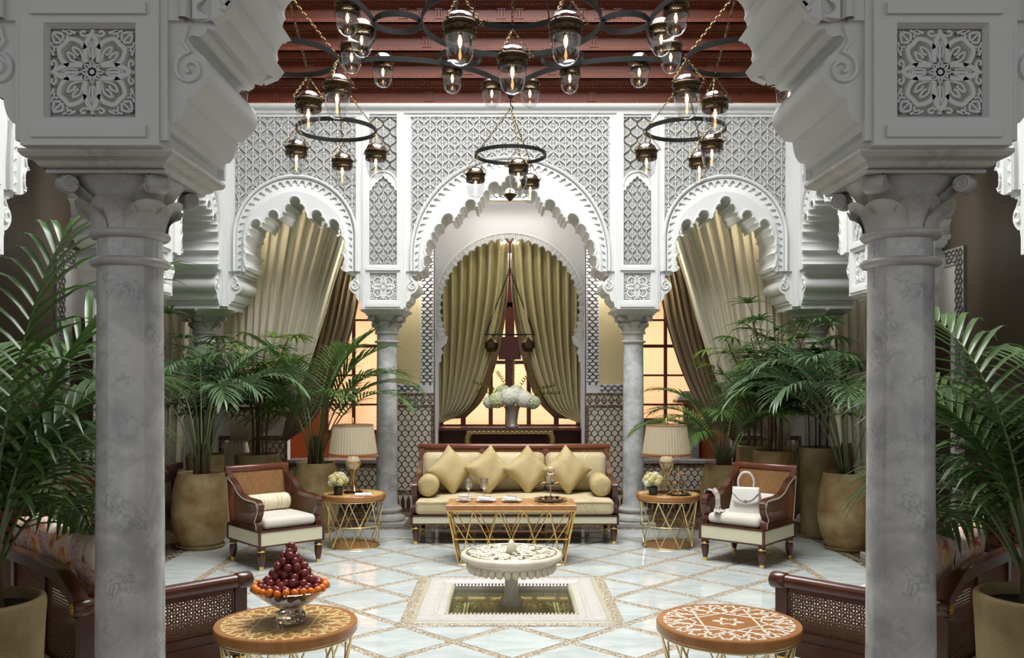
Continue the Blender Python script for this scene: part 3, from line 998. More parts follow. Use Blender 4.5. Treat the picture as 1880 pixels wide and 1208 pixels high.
# glazed lantern over the court
m = MB(); hs = HF - NC * ST - .02; zs = ZT + NC * RI
for k in range(-3, 4):
    m.box(-hs, hs, k * hs / 3 - .025, k * hs / 3 + .025, zs, zs + .06); m.box(k * hs / 3 - .025, k * hs / 3 + .025, -hs, hs, zs, zs + .06)
m.build('skylight_bar', MT['iron'], ceil, 0)
m = MB(); square_ring(m, [(5.4, ZT), (HF + .05, ZT)])
m.add([(-5.4, -9.6, ZT), (5.4, -9.6, ZT), (5.4, -5.4, ZT), (-5.4, -5.4, ZT)], [(3, 2, 1, 0)])
struct(m.build('ceiling_gallery', MT['plaster_gallery'], None, 0, (0, CY, 0)), 'pale plaster ceiling of the galleries')

# ---------------------------------------------------------------- outer walls
DB = 11.8
def side_wall(name, s):
    x = s * 5.3
    fr = (lambda a, b, c: (x - s * c, a, b))
    m = MB(); m.prism([(1.0, 0), (DB + .1, 0), (DB + .1, ZT), (1.0, ZT)], -.15, 0, fr)
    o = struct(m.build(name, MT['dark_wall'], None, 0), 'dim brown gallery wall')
    m = MB()
    for (d0, d1) in ((10.45, 11.7), (6.4, 7.9)):
        zt = 3.3
        for (a0, a1, b0, b1) in ((d0, d0 + .2, 0, zt), (d1 - .2, d1, 0, zt), (d0 + .2, d1 - .2, zt - .2, zt)):
            m.prism([(a0, b0), (a1, b0), (a1, b1), (a0, b1)], 0, .03, fr)
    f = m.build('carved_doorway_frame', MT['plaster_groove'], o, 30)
    m = MB()
    for (d0, d1) in ((10.45, 11.7), (6.4, 7.9)):
        lattice(m, d0 + .02, d0 + .18, .9, 3.28, .08, .11, lambda a, b, c: fr(a, b, c + .03), lambda a, b: True, wd=.014, ht=.014, fancy=False)
        lattice(m, d0 + .2, d1 - .02, 3.12, 3.28, .11, .08, lambda a, b, c: fr(a, b, c + .03), lambda a, b: True, wd=.014, ht=.014, fancy=False)
    q = m.build('carved_border', MT['plaster_gallery'], f, 30); q['kind'] = 'stuff'
    m = MB(); m.prism([(10.65, 0), (11.5, 0), (11.5, 3.1), (10.65, 3.1)], 0, .008, fr)
    m.build('doorway_recess', MT['plaster_gallery'], o, 0)
    m = MB(); m.prism([(10.8, 0), (11.4, 0)] + arc(11.1, 2.2, .3, 0, pi, 16), .008, .012, fr)
    m.build('dark_door_opening', MT['wood_dark'], o, 0)
    m = MB(); m.prism([(1.0, 0), (10.4, 0), (10.4, 1.15), (1.0, 1.15)], 0, .02, fr)
    m.build('dado', MT['zellige_dark'], o, 0)
side_wall('wall_gallery_left', -1)
side_wall('wall_gallery_right', 1)

# back gallery wall: tan centre with a framed window niche
fb = XZ(DB)
m = MB()
NW = 1.0; NZ = 4.09
m.prism([(-1.66, 0), (-NW, 0), (-NW, NZ), (NW, NZ), (NW, 0), (1.66, 0), (1.66, ZT), (-1.66, ZT)], -.12, 0, fb)
bw = struct(m.build('wall_gallery_back', MT['tan_wall'], None, 0), 'tan gallery wall with a framed window niche behind the sofa')
m = MB(); m2 = MB()
for s in (-1, 1):
    for (a0, a1, b0, b1) in ((NW, NW + .17, 1.66, 4.25), (NW + .17, 1.66, 1.56, 1.68)):
        q0, q1 = sorted((s * a0, s * a1))
        m.prism([(q0, b0), (q1, b0), (q1, b1), (q0, b1)], 0, .02, fb)
        lattice(m2, q0 + .01, q1 - .01, b0 + .01, b1 - .01, .085, .085, lambda a, b, c: fb(a, b, c + .02), lambda a, b: True, wd=.014, ht=.012, fancy=False)
    q0, q1 = sorted((s * NW, s * (NW + .17)))
    m.prism([(q0, 1.56), (q1, 1.56), (q1, 1.66), (q0, 1.66)], 0, .02, fb)
m.prism([(-NW, NZ), (NW, NZ), (NW, 4.25), (-NW, 4.25)], 0, .02, fb)
lattice(m2, -NW - .15, NW + .15, NZ + .02, 4.24, .085, .085, lambda a, b, c: fb(a, b, c + .02), lambda a, b: True, wd=.014, ht=.012, fancy=False)
m.build('stucco_band', MT['plaster_gallery'], bw, 30)
q = m2.build('stucco_carving', MT['plaster'], bw, 30); q['kind'] = 'stuff'

def dado(parent, x0, x1, z1, fr, frieze=True):
    m = MB(); m.prism([(x0, 0), (x1, 0), (x1, z1), (x0, z1)], 0, .012, fr); m.build('dado_tile_field', MT['dado'], parent, 0)
    f2 = lambda a, b, c: fr(a, b, c + .012)
    zt = z1 - (.19 if frieze else .06)
    m = MB(); lattice(m, x0 + .03, x1 - .03, .30, zt, .088, .135, f2, lambda a, b: True, wd=.011, ht=.004, fancy=False)
    o = m.build('dado_lattice', MT['dado_line'], parent, 0); o['kind'] = 'stuff'
    m = MB()
    rows = [(0, .05), (.23, .29), (zt, zt + .035), (z1 - .035, z1)] if frieze else [(0, .05), (.23, .29), (zt, z1)]
    for (b0, b1) in rows: m.prism([(x0, b0), (x1, b0), (x1, b1), (x0, b1)], .012, .018, fr)
    for x in (x0, x1 - .035): m.prism([(x, .29), (x + .035, .29), (x + .035, zt), (x, zt)], .012, .018, fr)
    m.build('zellige_border', MT['zellige_dark'], parent, 0)
    m = MB(); n = int((x1 - x0) / .07)
    for k in range(n):
        c = x0 + (x1 - x0) * (k + .5) / n
        m.prism([(c - .026, .05), (c + .026, .05), (c + .026, .15), (c, .22), (c - .026, .15)], .012, .02, fr)
    m.build('merlon_tile_row', MT['wood_dark'], parent, 0)
    if frieze:
        m = MB(); n = int((x1 - x0) / .085)
        for k in range(n):
            c = x0 + (x1 - x0) * (k + .5) / n; z = (zt + z1) / 2
            m.ribbon([(c, z - .05), (c + .036, z), (c, z + .05), (c - .036, z), (c, z - .05)], .018, .004, f2)
            m.prism([(c, z - .016), (c + .012, z), (c, z + .016), (c - .012, z)], 0, .004, f2)
        m.build('frieze_star_row', MT['wood_dark'], parent, 0)
for s in (-1, 1):
    q0, q1 = sorted((s * NW, s * 1.66))
    dado(bw, q0, q1, 1.56, XZ(DB))

# niche: recessed wall with scalloped horseshoe arch
DN = 12.12
hz, hr = 2.70, .90
jam = [(.97, 0), (.97, 1.95), (.93, 1.98), (.93, 2.06), (.90, 2.10), (.93, 2.16), (.86, 2.22), (.84, 2.30)]
def sc_arc(n=36):
    o = []
    a0 = -math.asin((hz - 2.32) / hr)
    for k in range(n):
        a = a0 + (pi - 2 * a0) * (k + .5) / n
        da = (pi - 2 * a0) / n
        cx, cz = hr * cos(a), hz + hr * sin(a)
        for u in (-.46, -.3, -.1, .1, .3, .46):
            rr = hr + .05 * cos(u * pi) ** .6
            o.append((rr * cos(a + u * da), hz + rr * sin(a + u * da)))
    return o
op = jam + sc_arc() + [(-a, b) for a, b in reversed(jam)]
m = MB(); m.prism([(1.0, 0)] + op + [(-1.0, 0), (-1.0, NZ), (1.0, NZ)], -.10, 0, XZ(DN))
nw = struct(m.build('wall_niche', MT['plaster_gallery'], None, 30), 'lilac white niche wall with a scalloped horseshoe arch round the window curtains')
m = MB()
m.sweep(arc(0, hz, hr + .12, -.42, pi + .42, 60), [(-.012, 0), (-.012, .02), (.012, .02), (.012, 0)], XZ(DN))
n = 52
for k in range(n):
    a = -.40 + (pi + .8) * (k + .5) / n
    p = lambda r, q: ((hr + r) * cos(a + q), hz + (hr + r) * sin(a + q))
    m.ribbon([p(.035, -.026), p(.085, -.03), p(.11, 0), p(.085, .03), p(.035, .026)], .016, .014, XZ(DN))
m.build('scallop_moulding', MT['plaster'], nw, 30)
m = MB()
for s in (-1, 1):
    m.box(min(s * 1.0, s * 1.06), max(s * 1.0, s * 1.06), DB + .0, 13.0, 0, NZ)
m.box(-1.06, 1.06, DB + .12, 13.0, NZ, NZ + .06)
struct(m.build('wall_niche_reveal', MT['plaster_gallery'], None, 0))
# panelled wood under the window
m = MB(); m.box(-1.0, 1.0, 12.72, 12.78, 0, 1.04)
for k in range(4): m.box(-.95 + k * .48, -.53 + k * .48, 12.70, 12.72, .2, .95)
struct(m.build('trim_window_panelling', MT['window_wood'], None, 0), 'dark red wood panelling below the window')
m = MB(); m.bbox(-.98, .98, 12.30, 12.75, 1.04, 1.075, .006)
struct(m.build('trim_window_sill', MT['window_wood'], None, 0), 'window sill shelf behind the console')

def window(name, x0, x1, y, z0, z1, bars_v, bars_h, label, fw=.06, pointed=False):
    m = MB()
    m.box(x0, x0 + fw, y - .03, y + .03, z0, z1); m.box(x1 - fw, x1, y - .03, y + .03, z0, z1)
    m.box(x0 + fw, x1 - fw, y - .03, y + .03, z1 - fw, z1); m.box(x0 + fw, x1 - fw, y - .03, y + .03, z0, z0 + fw)
    o = struct(m.build(name, MT['window_wood'], None, 0), label)
    m = MB()
    for (bx_, bw_) in bars_v: m.box(bx_ - bw_ / 2, bx_ + bw_ / 2, y - .025, y + .025, z0 + fw, z1 - fw)
    m.build('mullion', MT['window_wood'], o, 0)
    m = MB()
    for (bz, bh) in bars_h: m.box(x0 + fw, x1 - fw, y - .02, y + .02, bz - bh / 2, bz + bh / 2)
    m.build('glazing_bar', MT['window_wood'], o, 0)
    if pointed:
        m = MB()
        for s in (-1, 1):
            m.sweep(smooth_path([(s * .30, 2.38), (s * .27, 2.52), (s * .15, 2.68), (0, 2.82)], 5), [(-.03, -.025), (-.03, .025), (.03, .025), (.03, -.025)], XZ(y))
        m.box(-.16, .16, y - .05, y + .02, 2.02, 2.34)
        m.build('pointed_tracery', MT['window_wood'], o, 0)
    m = MB(); m.box(x0 + fw, x1 - fw, y - .003, y + .003, z0 + fw, z1 - fw)
    m.build('pane', MT['pane'], o, 0)
    return o
window('window_1', -1.0, 1.0, 12.76, 1.04, 3.75, [(0, .13), (-.27, .06), (.27, .06), (-.66, .07), (.66, .07)], [(1.98, .05), (2.28, .06)], 'tall oxblood framed window behind the olive curtains', pointed=True)
# exterior
m = MB(); m.box(-9, 9, 16.2, 16.4, -.5, 5.2)
struct(m.build('wall_exterior', MT['peach_wall'], None, 0), 'sunlit peach wall outside the windows')

# side bays behind the sheer curtains: parapets, jambs, back rooms
for s, nm in ((-1, 'left'), (1, 'right')):
    x0, x1 = sorted((s * 1.66, s * 2.92))
    m = MB(); m.box(x0, x1, DB, DB + .25, 0, .64)
    o = struct(m.build('wall_parapet_' + nm, MT['plaster_gallery'], None, 0), 'low tiled parapet of the %s back bay' % nm)
    dado(o, x0, x1, .64, XZ(DB), frieze=False)
    m = MB(); m.bbox(x0, x1, DB - .04, DB + .30, .64, .685, .006); m.build('granite_sill', MT['granite'], o, 0)
    x0, x1 = sorted((s * 2.92, s * 5.3))
    m = MB(); m.box(x0, x1, DB, DB + .15, 0, ZT)
    o = struct(m.build('wall_jamb_' + nm, MT['plaster_gallery'], None, 0), 'pale wall of the %s back corner' % nm)
    dado(o, x0 if s > 0 else x1 - .9, x0 + .9 if s > 0 else x1, 1.0, XZ(DB), frieze=False)
    x0, x1 = sorted((s * 1.66, s * 2.92))
    m = MB(); m.prism([(x0, 3.3), (x1, 3.3), (x1, ZT), (x0, ZT)], -.15, 0, XZ(DB))
    struct(m.build('wall_lintel_' + nm, MT['plaster_gallery'], None, 0))
    # room behind
    m = MB()
    xa, xb = sorted((s * 1.08, s * 4.4))
    m.box(*sorted((s * 4.4, s * 4.5)), DB, 13.9, 0, 3.6)
    m.box(xa, xb, DB + .15, 13.95, 3.5, 3.6)
    wx0, wx1 = sorted((s * 1.95, s * 2.85))
    m.box(xa, wx0, 13.8, 13.9, 0, 3.6) if xa < wx0 else None
    m.box(wx1, xb, 13.8, 13.9, 0, 3.6) if wx1 < xb else None
    m.box(wx0, wx1, 13.8, 13.9, 0, .9); m.box(wx0, wx1, 13.8, 13.9, 3.1, 3.6)
    struct(m.build('wall_room_' + nm, MT['terracotta_wall'], None, 0), 'terracotta room seen beyond the %s back bay' % nm)
    window('window_%d' % (2 if s < 0 else 3), wx0, wx1, 13.85, .9, 3.1, [((wx0 + wx1) / 2, .05)], [(1.35, .03), (1.8, .03), (2.25, .05), (2.65, .03)], 'oxblood paned window of the %s back room' % nm)
# ================================================================== FOUNTAIN AND POOL
t = thing('sunken_pool', 'square sunken pool with carved white marble frame under the fountain', 'pool', (0, CY, 0))
m = MB()
def frame_ring(m, h0, h1, z0a, z1a, zb=-.01):
    """flat square ring from half-size h0 (inner) to h1 (outer), with inner height z0a and outer height z1a"""
    for k in range(4):
        a = k * pi / 2; c, s_ = cos(a), sin(a)
        R = lambda x, y, z: (x * c - y * s_, x * s_ + y * c, z)
        m.add([R(-h1, -h1, z1a), R(h1, -h1, z1a), R(h0, -h0, z0a), R(-h0, -h0, z0a)], [(0, 1, 2, 3)])
m = MB(); frame_ring(m, .70, PH, .004, .004); m.build('mosaic_band', MT['band'], t, 0)
m = MB()
for k in range(4):
    for hh, dd in ((.712, .016), (.488, .012)):
        nn = int(2 * hh / .028)
        for i in range(nn):
            x = -hh + 2 * hh * (i + .5) / nn; a = k * pi / 2; z_ = .0045 if hh > .6 else .013
            q = [(x - .010, -hh - dd), (x + .004, -hh - dd), (x + .010, -hh + dd), (x - .004, -hh + dd)]
            vs = [(u * cos(a) - v * sin(a), u * sin(a) + v * cos(a), z) for z in (z_ - .004, z_ + .004) for u, v in q]
            m.add(vs, [(4, 5, 6, 7), (0, 1, 5, 4), (1, 2, 6, 5), (2, 3, 7, 6), (3, 0, 4, 7)])
o = m.build('rope_border', MT['ivory'], t, 0); o['kind'] = 'stuff'
m = MB(); frame_ring(m, .685, .70, .022, .004); frame_ring(m, .56, .685, .022, .022); frame_ring(m, .545, .56, .012, .022); frame_ring(m, .50, .545, .012, .012)
frame_ring(m, .475, .50, -.004, .012); frame_ring(m, .475, .475, -.14, -.004)
m.build('marble_frame', MT['pool_marble'], t, 0)
m = MB(); rb = random.Random(3)
nt_ = 18
tile = MB(); tile.bbox(-.031, .031, -.045, .045, .020, .026, .003)
tm_ = tile.mesh('carved_tile', MT['pool_marble'], 0)
for k in range(4):
    for i in range(nt_):
        x = -.60 + 1.2 * (i + .5) / nt_
        a = k * pi / 2
        y = -.622
        inst(tm_, 'carved_tile', t, (x * cos(a) - y * sin(a), x * sin(a) + y * cos(a), 0), (0, 0, a))
m = MB(); m.add([(-.475, -.475, -.14), (.475, -.475, -.14), (.475, .475, -.14), (-.475, .475, -.14)], [(0, 1, 2, 3)]); m.build('pool_bottom', MT['pool_floor'], t, 0)
m = MB()
for s in (-1, 1):
    m = MB()
    for q in (.36, .385): m.box(s * q - .006, s * q + .006, -.45, .45, -.14, -.136)
    m.build('pool_bottom_line', MT['ivory'], t, 0)
m = MB(); m.add([(-.476, -.476, -.035), (.476, -.476, -.035), (.476, .476, -.035), (-.476, .476, -.035)], [(0, 1, 2, 3)]); m.build('water_surface', MT['water'], t, 0)

t = thing('fountain', 'round cream marble fountain bowl with egg-shaped spout on a short pedestal', 'fountain', (0, CY, 0))
m = MB(); m.lathe([(.085, -.14), (.085, -.03), (.078, -.02), (.080, .0), (.068, .015), (.06, .03), (.056, .06), (.05, .20), (.055, .22)], 32)
p = m.build('pedestal', MT['marble_cream'], t)
m = MB()
for k in range(16):
    a = 2 * pi * k / 16; m.sphere((.073 * cos(a), .073 * sin(a), -.015), .017, 8, 6, (1, 1, 1.9))
m.build('fluted_foot', MT['marble_cream'], p)
m = MB()
m.lathe([(.05, .21), (.13, .215), (.25, .235), (.325, .27), (.345, .30), (.355, .318), (.38, .324), (.402, .335), (.407, .352), (.400, .368), (.385, .376), (.365, .376), (.355, .368), (.33, .350), (.2, .335), (.02, .33)], 72)
b = m.build('bowl', MT['marble_cream'], t)
m = MB(); N = 34
for k in range(N):
    a = 2 * pi * k / N
    m.sphere((.330 * cos(a), .330 * sin(a), .266), .031, 10, 8, (1, 1, 1.35))
m.build('gadroon', MT['marble_cream'], b)
m = MB(); m.lathe([(.352, .3765), (.356, .379), (.360, .3765)], 72, cap=False); m.build('gilt_line', MT['brass_pale'], b)
m = MB(); m.lathe([(.001, .366), (.35, .366)], 48); m.build('water', MT['water'], t)
m = MB(); m.lathe([(.036, .36), (.04, .39), (.038, .415), (.03, .44), (.018, .462), (.006, .475), (.001, .478)], 24); m.build('spout', MT['marble_cream'], t, 60)
# floating blossoms
m = MB(); r_ = random.Random(11)
def blossom(m, x, y, z, s, r_):
    a0 = r_.random() * 6
    for k in range(6):
        a = a0 + k * pi / 3
        c, q = cos(a), sin(a)
        w_ = s * .42
        m.add([(x, y, z), (x + s * .6 * c - w_ * q, y + s * .6 * q + w_ * c, z + s * .35), (x + s * 1.05 * c, y + s * 1.05 * q, z + s * .28), (x + s * .6 * c + w_ * q, y + s * .6 * q - w_ * c, z + s * .35)], [(0, 1, 2, 3)])
    m.sphere((x, y, z + s * .25), s * .3, 6, 4)
for k in range(430):
    rr = .045 + .295 * r_.random() ** .6; a = r_.random() * 2 * pi
    blossom(m, rr * cos(a), CY + rr * sin(a), .367, .015 + .010 * r_.random(), r_)
o = m.build('floating_blossoms', MT['petal'], None, 40); o['kind'] = 'stuff'
tag(o, 'layer of white blossoms floating in the fountain bowl', 'blossoms')

# ================================================================== FURNITURE HELPERS
def strand_box(mb, p, q, w, th, n):
    """thin flat strand from p to q, width w, thickness th, plane normal n"""
    p, q, n = Vector(p), Vector(q), Vector(n).normalized()
    d = (q - p)
    if d.length < 1e-5: return
    s = d.cross(n).normalized() * (w / 2); u = n * (th / 2)
    vs = [p - s - u, p + s - u, p + s + u, p - s + u, q - s - u, q + s - u, q + s + u, q - s + u]
    mb.add(vs, [(0, 1, 5, 4), (1, 2, 6, 5), (2, 3, 7, 6), (3, 0, 4, 7)])

def cane(mb, O, U, V, pitch=.015, w=.007, top=None, diag=False):
    """woven cane over the parallelogram O + u U + v V; top(u) limits v"""
    O, U, V = Vector(O), Vector(U), Vector(V)
    n = U.cross(V).normalized()
    top = top or (lambda u: 1.0)
    nu = max(2, int(U.length / pitch)); nv = max(2, int(V.length / pitch))
    for i in range(nu + 1):
        u = i / nu
        if top(u) > .02: strand_box(mb, O + U * u + n * .0015, O + U * u + V * top(u) + n * .0015, w, .002, n)
    for j in range(nv + 1):
        v = j / nv
        us = [k / 24 for k in range(25) if top(k / 24) >= v - 1e-6]
        if len(us) > 1: strand_box(mb, O + U * us[0] + V * v - n * .0015, O + U * us[-1] + V * v - n * .0015, w, .002, n)
    if diag:
        L, H = U.length, V.length; uu, vv = U / L, V / H
        k = -H
        while k < L:
            for sg in (1, -1):
                a0, a1 = max(0, k), min(L, k + H)
                if a1 - a0 > .01:
                    if sg == 1: p, q = (a0, a0 - k), (a1, a1 - k)
                    else: p, q = (a0, H - (a0 - k)), (a1, H - (a1 - k))
                    strand_box(mb, O + uu * p[0] + vv * p[1], O + uu * q[0] + vv * q[1], w * .8, .002, n)
            k += pitch * 1.414

def rect_sweep(mb, path, wd, x0, x1):
    """sweep a bar along a (y, z) path: in-plane width wd, spanning x0..x1"""
    h = wd / 2
    sec = [(-h, x0), (h, x0), (h, x1), (-h, x1), (-h, x0)]
    mb.sweep(path, sec, lambda a, b, c: (c, a, b))
    for i in (0, -1):
        p = path[i]; q = path[1] if i == 0 else path[-2]
        dx, dy = (q[0] - p[0], q[1] - p[1]) if i == 0 else (p[0] - q[0], p[1] - q[1])
        l = sqrt(dx * dx + dy * dy) or 1; nx, ny = -dy / l, dx / l
        mb.add([(x, p[0] + nx * o, p[1] + ny * o) for o, x in ((-h, x0), (h, x0), (h, x1), (-h, x1))], [(0, 1, 2, 3)])

LEG = MB()
LEG.lathe([(.022, .215), (.036, .21), (.036, .185), (.024, .18), (.03, .165), (.036, .15), (.037, .12), (.032, .08), (.024, .05), (.020, .035)], 16)
leg_me = LEG.mesh('leg', MT['wood'], 40)
LB = MB(); LB.lathe([(.026, .186), (.037, .184), (.040, .176), (.037, .168), (.026, .166)], 16); legring_me = LB.mesh('brass_collar', MT['brass'], 60)
LC = MB(); LC.lathe([(.020, .04), (.023, .038), (.023, .006), (.021, 0), (.001, 0)], 16); legcap_me = LC.mesh('brass_cap', MT['brass'], 40)
def add_leg(t, x, y, s=1.0):
    l = inst(leg_me, 'leg', t, (x, y, 0), None, (1, 1, s))
    inst(legring_me, 'brass_collar', l); inst(legcap_me, 'brass_cap', l)

def apron(t, hw, hd, z0, z1, wood_m):
    m = MB()
    m.box(-hw, hw, -hd, hd, z1 - .016, z1); m.box(-hw, hw, -hd, hd, z0, z0 + .010)
    m.box(-hw + .012, hw - .012, -hd + .012, hd - .012, z0, z1)
    for sx in (-1, 1):
        for sy in (-1, 1):
            x0, x1 = sorted((sx * hw, sx * (hw - .02))); y0, y1 = sorted((sy * hd, sy * (hd - .02)))
            m.box(x0, x1, y0, y1, z0, z1)
    a = m.build('apron', wood_m, t, 0)
    m = MB()
    m.box(-hw + .025, hw - .025, -hd + .006, -hd + .013, z0 + .013, z1 - .019)
    for s in (-1, 1):
        x0, x1 = sorted((s * (hw - .013), s * (hw - .006)))
        m.box(x0, x1, -hd + .025, hd - .025, z0 + .013, z1 - .019)
    m.build('ivory_panel', MT['ivory'], a, 0)

def cane_armchair(label, bolster=None):
    t = thing('cane_armchair', label, 'armchair', group='pair of cane armchairs')
    hw, hd = .335, .345; WR = MT['wood_red']
    apron(t, hw, hd, .215, .365, MT['wood'])
    for sx in (-1, 1):
        for sy in (-1, 1): add_leg(t, sx * (hw - .045), sy * (hd - .045))
    # back
    rake = lambda z: hd - .035 + (z - .36) * .16
    m = MB()
    for s in (-1, 1):
        x0, x1 = sorted((s * (hw - .012), s * (hw - .062)))
        rect_sweep(m, smooth_path([(rake(.36), .36), (rake(.55), .55), (rake(.75), .75), (rake(.88) + .01, .885)], 4), .045, x0, x1)
    m.box(-hw + .03, hw - .03, rake(.42) - .02, rake(.42) + .02, .40, .44)
    bk = m.build('back_frame', WR, t, 30)
    m = MB()
    m.lathe([(.001, -hw + .004), (.024, -hw + .004), (.030, -hw + .012), (.030, hw - .012), (.024, hw - .004), (.001, hw - .004)], 18)
    m.v = [(z, x * .9, y * 1.25) for x, y, z in m.v]
    m.build('top_rail', WR, t, 50, (0, rake(.87) + .008, .868))
    m = MB(); cane(m, (-hw + .06, rake(.44), .44), (2 * hw - .12, 0, 0), (0, rake(.84) - rake(.44), .40), .016, .0095)
    m.build('cane_back', MT['cane'], t, 0)
    # sides
    armp = smooth_path([(rake(.80) - .02, .80), (.22, .735), (.12, .665), (0, .628), (-.14, .622), (-.25, .615), (-.298, .588), (-.290, .560)], 5)
    post = smooth_path([(-.262, .60), (-.292, .545), (-.262, .485), (-.235, .44), (-.262, .40), (-.268, .36)], 5)
    def zarm(y):
        best = None
        for (a, b), (c, d) in zip(armp, armp[1:]):
            if min(a, c) <= y <= max(a, c) and abs(a - c) > 1e-6:
                z = b + (d - b) * (y - a) / (c - a)
                best = z if best is None else max(best, z)
        return best or .6
    for s in (-1, 1):
        m = MB()
        x0, x1 = sorted((s * (hw - .01), s * (hw - .065)))
        rect_sweep(m, armp, .038, x0, x1); rect_sweep(m, post, .042, x0, x1)
        m.box(x0, x1, -.26, .28, .36, .395)
        f = m.build('arm', MT['wood'], t, 40)
        m = MB(); xo = s * (hw - .009)
        fr = lambda a, b, c: (xo + s * c, a, b)
        m.ribbon(armp, .02, .003, fr); m.ribbon(post, .018, .003, fr); m.ribbon([(rake(.38), .38), (rake(.80), .80)], .016, .003, fr)
        m.build('ivory_line', MT['ivory'], f, 0)
        m = MB(); ya, yb = -.235, .27
        cane(m, (s * (hw - .038), ya, .395), (0, yb - ya, 0), (0, 0, .42), .016, .0092, top=lambda u: max(0, min(1, (zarm(ya + (yb - ya) * u) - .012 - .395) / .42)))
        m.build('cane_side', MT['cane_dark'], t, 0)
    m = MB(); m.rbox((0, -.02, .415), (2 * hw - .14, .58, .10), .04, puff=.012); merged(m)
    m.build('seat_cushion', MT['white_fabric'], t, 180)
    return t
chl = cane_armchair('cane armchair with cream seat and gold striped bolster beside the left brass table')
chl.location = (-2.25, 8.60, 0); chl.rotation_euler = (0, 0, radians(41))
dup(chl, (2.285, 8.68, 0), radians(-41), 'cane armchair with white handbag and scarf on its seat, right side')

def bolster_mb(L, r):
    m = MB()
    pr = [(.001, -L / 2), (r * .55, -L / 2 - .004), (r * .85, -L / 2 + .004), (r, -L / 2 + .03), (r * 1.02, 0), (r, L / 2 - .03), (r * .85, L / 2 - .004), (r * .55, L / 2 + .004), (.001, L / 2)]
    m.lathe(pr, 28); m.v = [(z, x, y) for x, y, z in m.v]
    return m
def rot_xy(x, y, a, c): return (c[0] + x * cos(a) - y * sin(a), c[1] + x * sin(a) + y * cos(a))
x, y = rot_xy(-.0, .165, radians(41), (-2.25, 8.60))
o = bolster_mb(.43, .082).build('bolster', MT['stripe'], None, 60, (x, y, .552), (0, 0, radians(41)))
tag(o, 'gold and cream striped bolster on the left armchair', 'cushion')
x, y = rot_xy(.0, .165, radians(-41), (2.285, 8.68))
o = bolster_mb(.43, .082).build('bolster', MT['white_fabric'], None, 60, (x, y, .552), (0, 0, radians(-41)))
tag(o, 'plain cream bolster behind the white handbag', 'cushion')

# ------------------------------------------------------------------ gold sofa
t = thing('cane_sofa', 'long gold brocade sofa with dark wood and cane frame between the columns', 'sofa', (.045, 9.88, 0))
hw, hd = 1.095, .45
apron(t, hw, hd, .215, .315, MT['wood'])
for x in (-hw + .05, hw - .05):
    for y in (-hd + .05, hd - .05): add_leg(t, x, y)
for x in (-.33, .33): add_leg(t, x, hd - .05)
rk = lambda z: hd - .06 + (z - .3) * .08
m = MB()
for x in (-1.06, -.36, .36, 1.06):
    rect_sweep(m, [(rk(.3), .3), (rk(.6), .6), (rk(.96), .96)], .05, x - .03, x + .03)
m.build('back_frame', MT['wood_red'], t, 30)
m = MB(); m.lathe([(.001, -1.10), (.026, -1.10), (.032, -1.09), (.032, 1.09), (.026, 1.10), (.001, 1.10)], 18); m.v = [(z, x, y * 1.1) for x, y, z in m.v]
m.build('top_rail', MT['wood_red'], t, 50, (0, rk(.96), .968))
for x in (-.71, 0, .71):
    m = MB(); cane(m, (x - .33, rk(.5), .5), (.66, 0, 0), (0, rk(.94) - rk(.5), .44), .014, .009); m.build('cane_back', MT['cane'], t, 0)
for s in (-1, 1):
    m = MB(); x0, x1 = sorted((s * (hw - .005), s * (hw - .06)))
    ap = smooth_path([(rk(.8), .80), (.25, .72), (.1, .66), (-.1, .645), (-.28, .64), (-.36, .62), (-.37, .585)], 4)
    pp = smooth_path([(-.33, .625), (-.37, .56), (-.33, .48), (-.31, .42), (-.34, .36), (-.34, .31)], 4)
    rect_sweep(m, ap, .04, x0, x1); rect_sweep(m, pp, .05, x0, x1)
    m.build('arm', MT['wood'], t, 40)
    m = MB(); cane(m, (s * (hw - .03), -.30, .32), (0, .66, 0), (0, 0, .31), .014, .009); m.build('cane_side', MT['cane_dark'], t, 0)
m = MB(); m.rbox((0, -.04, .395), (2 * hw - .10, .84, .16), .05, puff=.02)
merged(m); m.v = [(x, y, z + (.006 * sin(x * 9) if z > .42 else 0)) for x, y, z in m.v]
sc = m.build('seat_cushion', MT['gold_fabric'], t, 180)
m = MB(); m.tube([(-hw + .06, -.462, .452), (hw - .06, -.462, .452)], .005, 6); m.build('piping', MT['gold_deep'], sc)
for x in (-.695, 0, .695):
    m = MB(); m.rbox((0, 0, 0), (.69, .20, .43), .075, puff=0.0); merged(m)
    m.v = [(a, b - .05 * (1 - (a / .34) ** 2) * (1 - (c / .22) ** 2), c) for a, b, c in m.v]
    bc = m.build('back_cushion', MT['gold_fabric'], t, 180, (x, .285, .70), (radians(-9), 0, 0))
    m = MB(); m.tube([(-.30, -.083, .185), (-.32, -.083, .165), (-.33, -.083, -.18)], .005, 6); m.tube([(-.30, -.083, .188), (.30, -.083, .188)], .005, 6); m.build('piping', MT['gold_deep'], bc)

